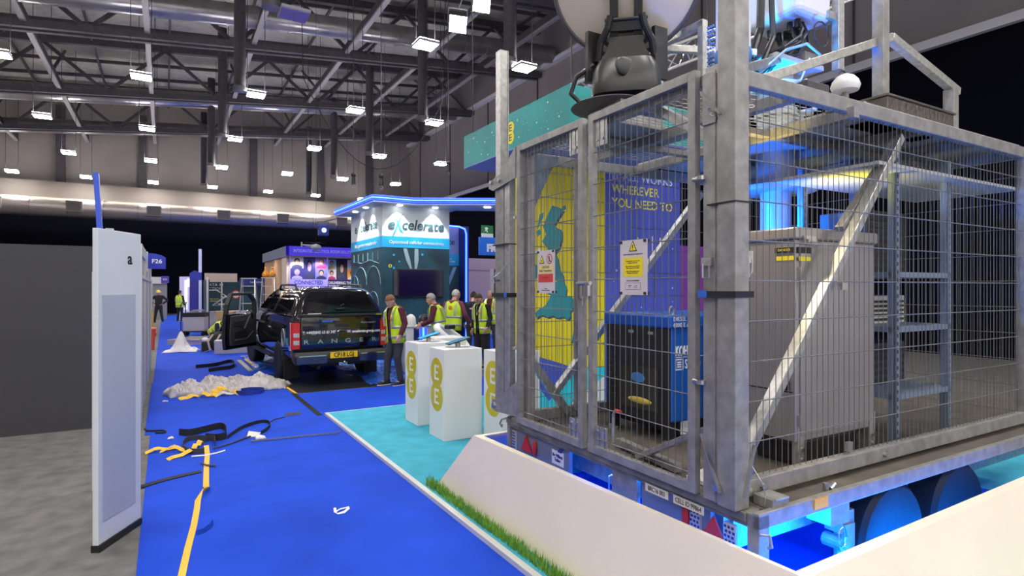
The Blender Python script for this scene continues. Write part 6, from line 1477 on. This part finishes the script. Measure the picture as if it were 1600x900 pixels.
scrap('paper_strip', 'thin white paper strip beside the top of the yellow tape', 'paper strip', MB().ribbon([Vector((x,y,.014)) for x,y in whiteT], Vector((0,.03,.005)), .003), offwhite, (whiteT[1][0],whiteT[1][1],.006))
q = MB().ribbon([(1.215,4.90,.012),(1.20,4.82,.010),(1.205,4.765,.010),(1.26,4.765,.014),(1.31,4.80,.03)], [(.02,.0,.0),(.025,.01,0),(.0,.022,0),(.0,.025,.01),(.0,.025,.01)], .003).ribbon([(1.19,4.80,.012),(1.24,4.83,.02),(1.31,4.815,.03)], (0,.012,.004), .002)
scrap('paper_strip', 'small white folded paper strip alone on the blue carpet', 'paper strip', q, mat('white paper', (.8,.8,.8), .6), (1.24,4.81,.006))
scrap('tape_end', 'small curled blue tape end beside the yellow tape', 'tape', MB().ribbon([(.20,4.93,.010),(.25,4.95,.012),(.30,5.01,.02),(.32,5.06,.03)], (.0,.07,.012), .003), mat('blue tape', (.006,.035,.3), .95, spec=.05), (.25,4.97,.006))
scrap('paper_scrap', 'torn cream paper scrap at the end of the thin grey cord', 'paper scrap', MB().loft([[(.86,7.78,.01),(.98,7.75,.01),(1.03,7.85,.03),(.9,7.92,.05)],[(.86,7.78,.014),(.98,7.75,.014),(1.03,7.85,.034),(.9,7.92,.054)]]), mat('cream paper', (.7,.62,.52), .7), (.93,7.82,.006))
crumple('paper_scrap', 'tiny crumpled white scrap beside the cream paper scrap', 'paper scrap', (1.0,7.66,.008), .06, .05, .06, mat('white paper', (.8,.8,.8)), 9.1, 0, (14,12))
crumple('paper_scrap', 'tiny pale scrap left of the black strap loop', 'paper scrap', (.06,8.2,.008), .03, .03, .03, mat('cream paper', (.7,.62,.52)), 4.4, 0, (10,10))
crumple('paper_scrap', 'tiny pale scrap in front of the smaller plastic piece', 'paper scrap', (.0,10.9,.008), .04, .03, .03, mat('cream paper', (.7,.62,.52)), 7.4, 0, (10,10))
band('strap', 'dark blue strap ring on the carpet right of the yellow strips', 'strap', [(1.05,11.0),(1.2,10.85),(1.42,10.9),(1.5,11.1),(1.3,11.25),(1.15,11.2)], .07, mat('dark blue webbing', (.01,.03,.25), .7))
scrap('grey_batten', 'grey flat batten lying on the carpet left of the car wheel', 'batten', MB().bar((1.60,16.1,.02),(1.62,13.9,.02),.1,.02), mat('grey batten', (.3,.3,.3), .6), (1.6,15,.006))
scrap('yellow_batten', 'yellow edged batten lying beside the grey batten', 'batten', MB().bar((1.78,16.2,.02),(1.80,15.0,.02),.08,.02), gold_tape, (1.79,15.6,.006))
scrap('yellow_batten', 'short yellow strip lying at the carpet corner behind the car', 'batten', MB().bar((1.93,11.3,.01),(1.96,10.6,.01),.04,.012), gold_tape, (1.94,10.9,0))
# ================================================================ small repeated fittings: one object each
def split_loose(o):
    bm = bmesh.new(); bm.from_mesh(o.data); bm.verts.ensure_lookup_table()
    seen, comps = set(), []
    for v in bm.verts:
        if v.index in seen: continue
        st, comp = [v], []
        seen.add(v.index)
        while st:
            a = st.pop(); comp.append(a.index)
            for e in a.link_edges:
                q = e.other_vert(a)
                if q.index not in seen: seen.add(q.index); st.append(q)
        comps.append(set(comp))
    bm.free()
    if len(comps) < 2 or len(comps) > 40: return
    src = o.data
    for k, comp in enumerate(comps):
        b = bmesh.new(); b.from_mesh(src)
        bmesh.ops.delete(b, geom=[v for v in b.verts if v.index not in comp], context='VERTS')
        me = bpy.data.meshes.new(src.name); b.to_mesh(me); b.free()
        for m_ in src.materials:
            if not me.materials: me.materials.append(m_)
        if k == 0: o.data = me
        else: c_ = o.copy(); c_.data = me; COL.objects.link(c_)
FIT = ('wheel_nut', 'pole_clamp', 'bolt', 'mud_flap', 'bumper_panel', 'bumper_strip', 'cable_tie', 'clear_lens', 'screw', 'side_step', 'side_rail', 'frame_post', 'silver_tag', 'label_strip', 'led_frame', 'roof_beam', 'clamp_bolt', 'light_tube', 'tube_socket', 'locking_lever', 'base_plate', 'axle', 'handle_slots', 'hinge', 'mesh_clamp', 'junction_box', 'black_conduit')
for o in [o for o in COL.objects if o.type == 'MESH' and o.parent and o.name.split('.')[0] in FIT]:
    split_loose(o)
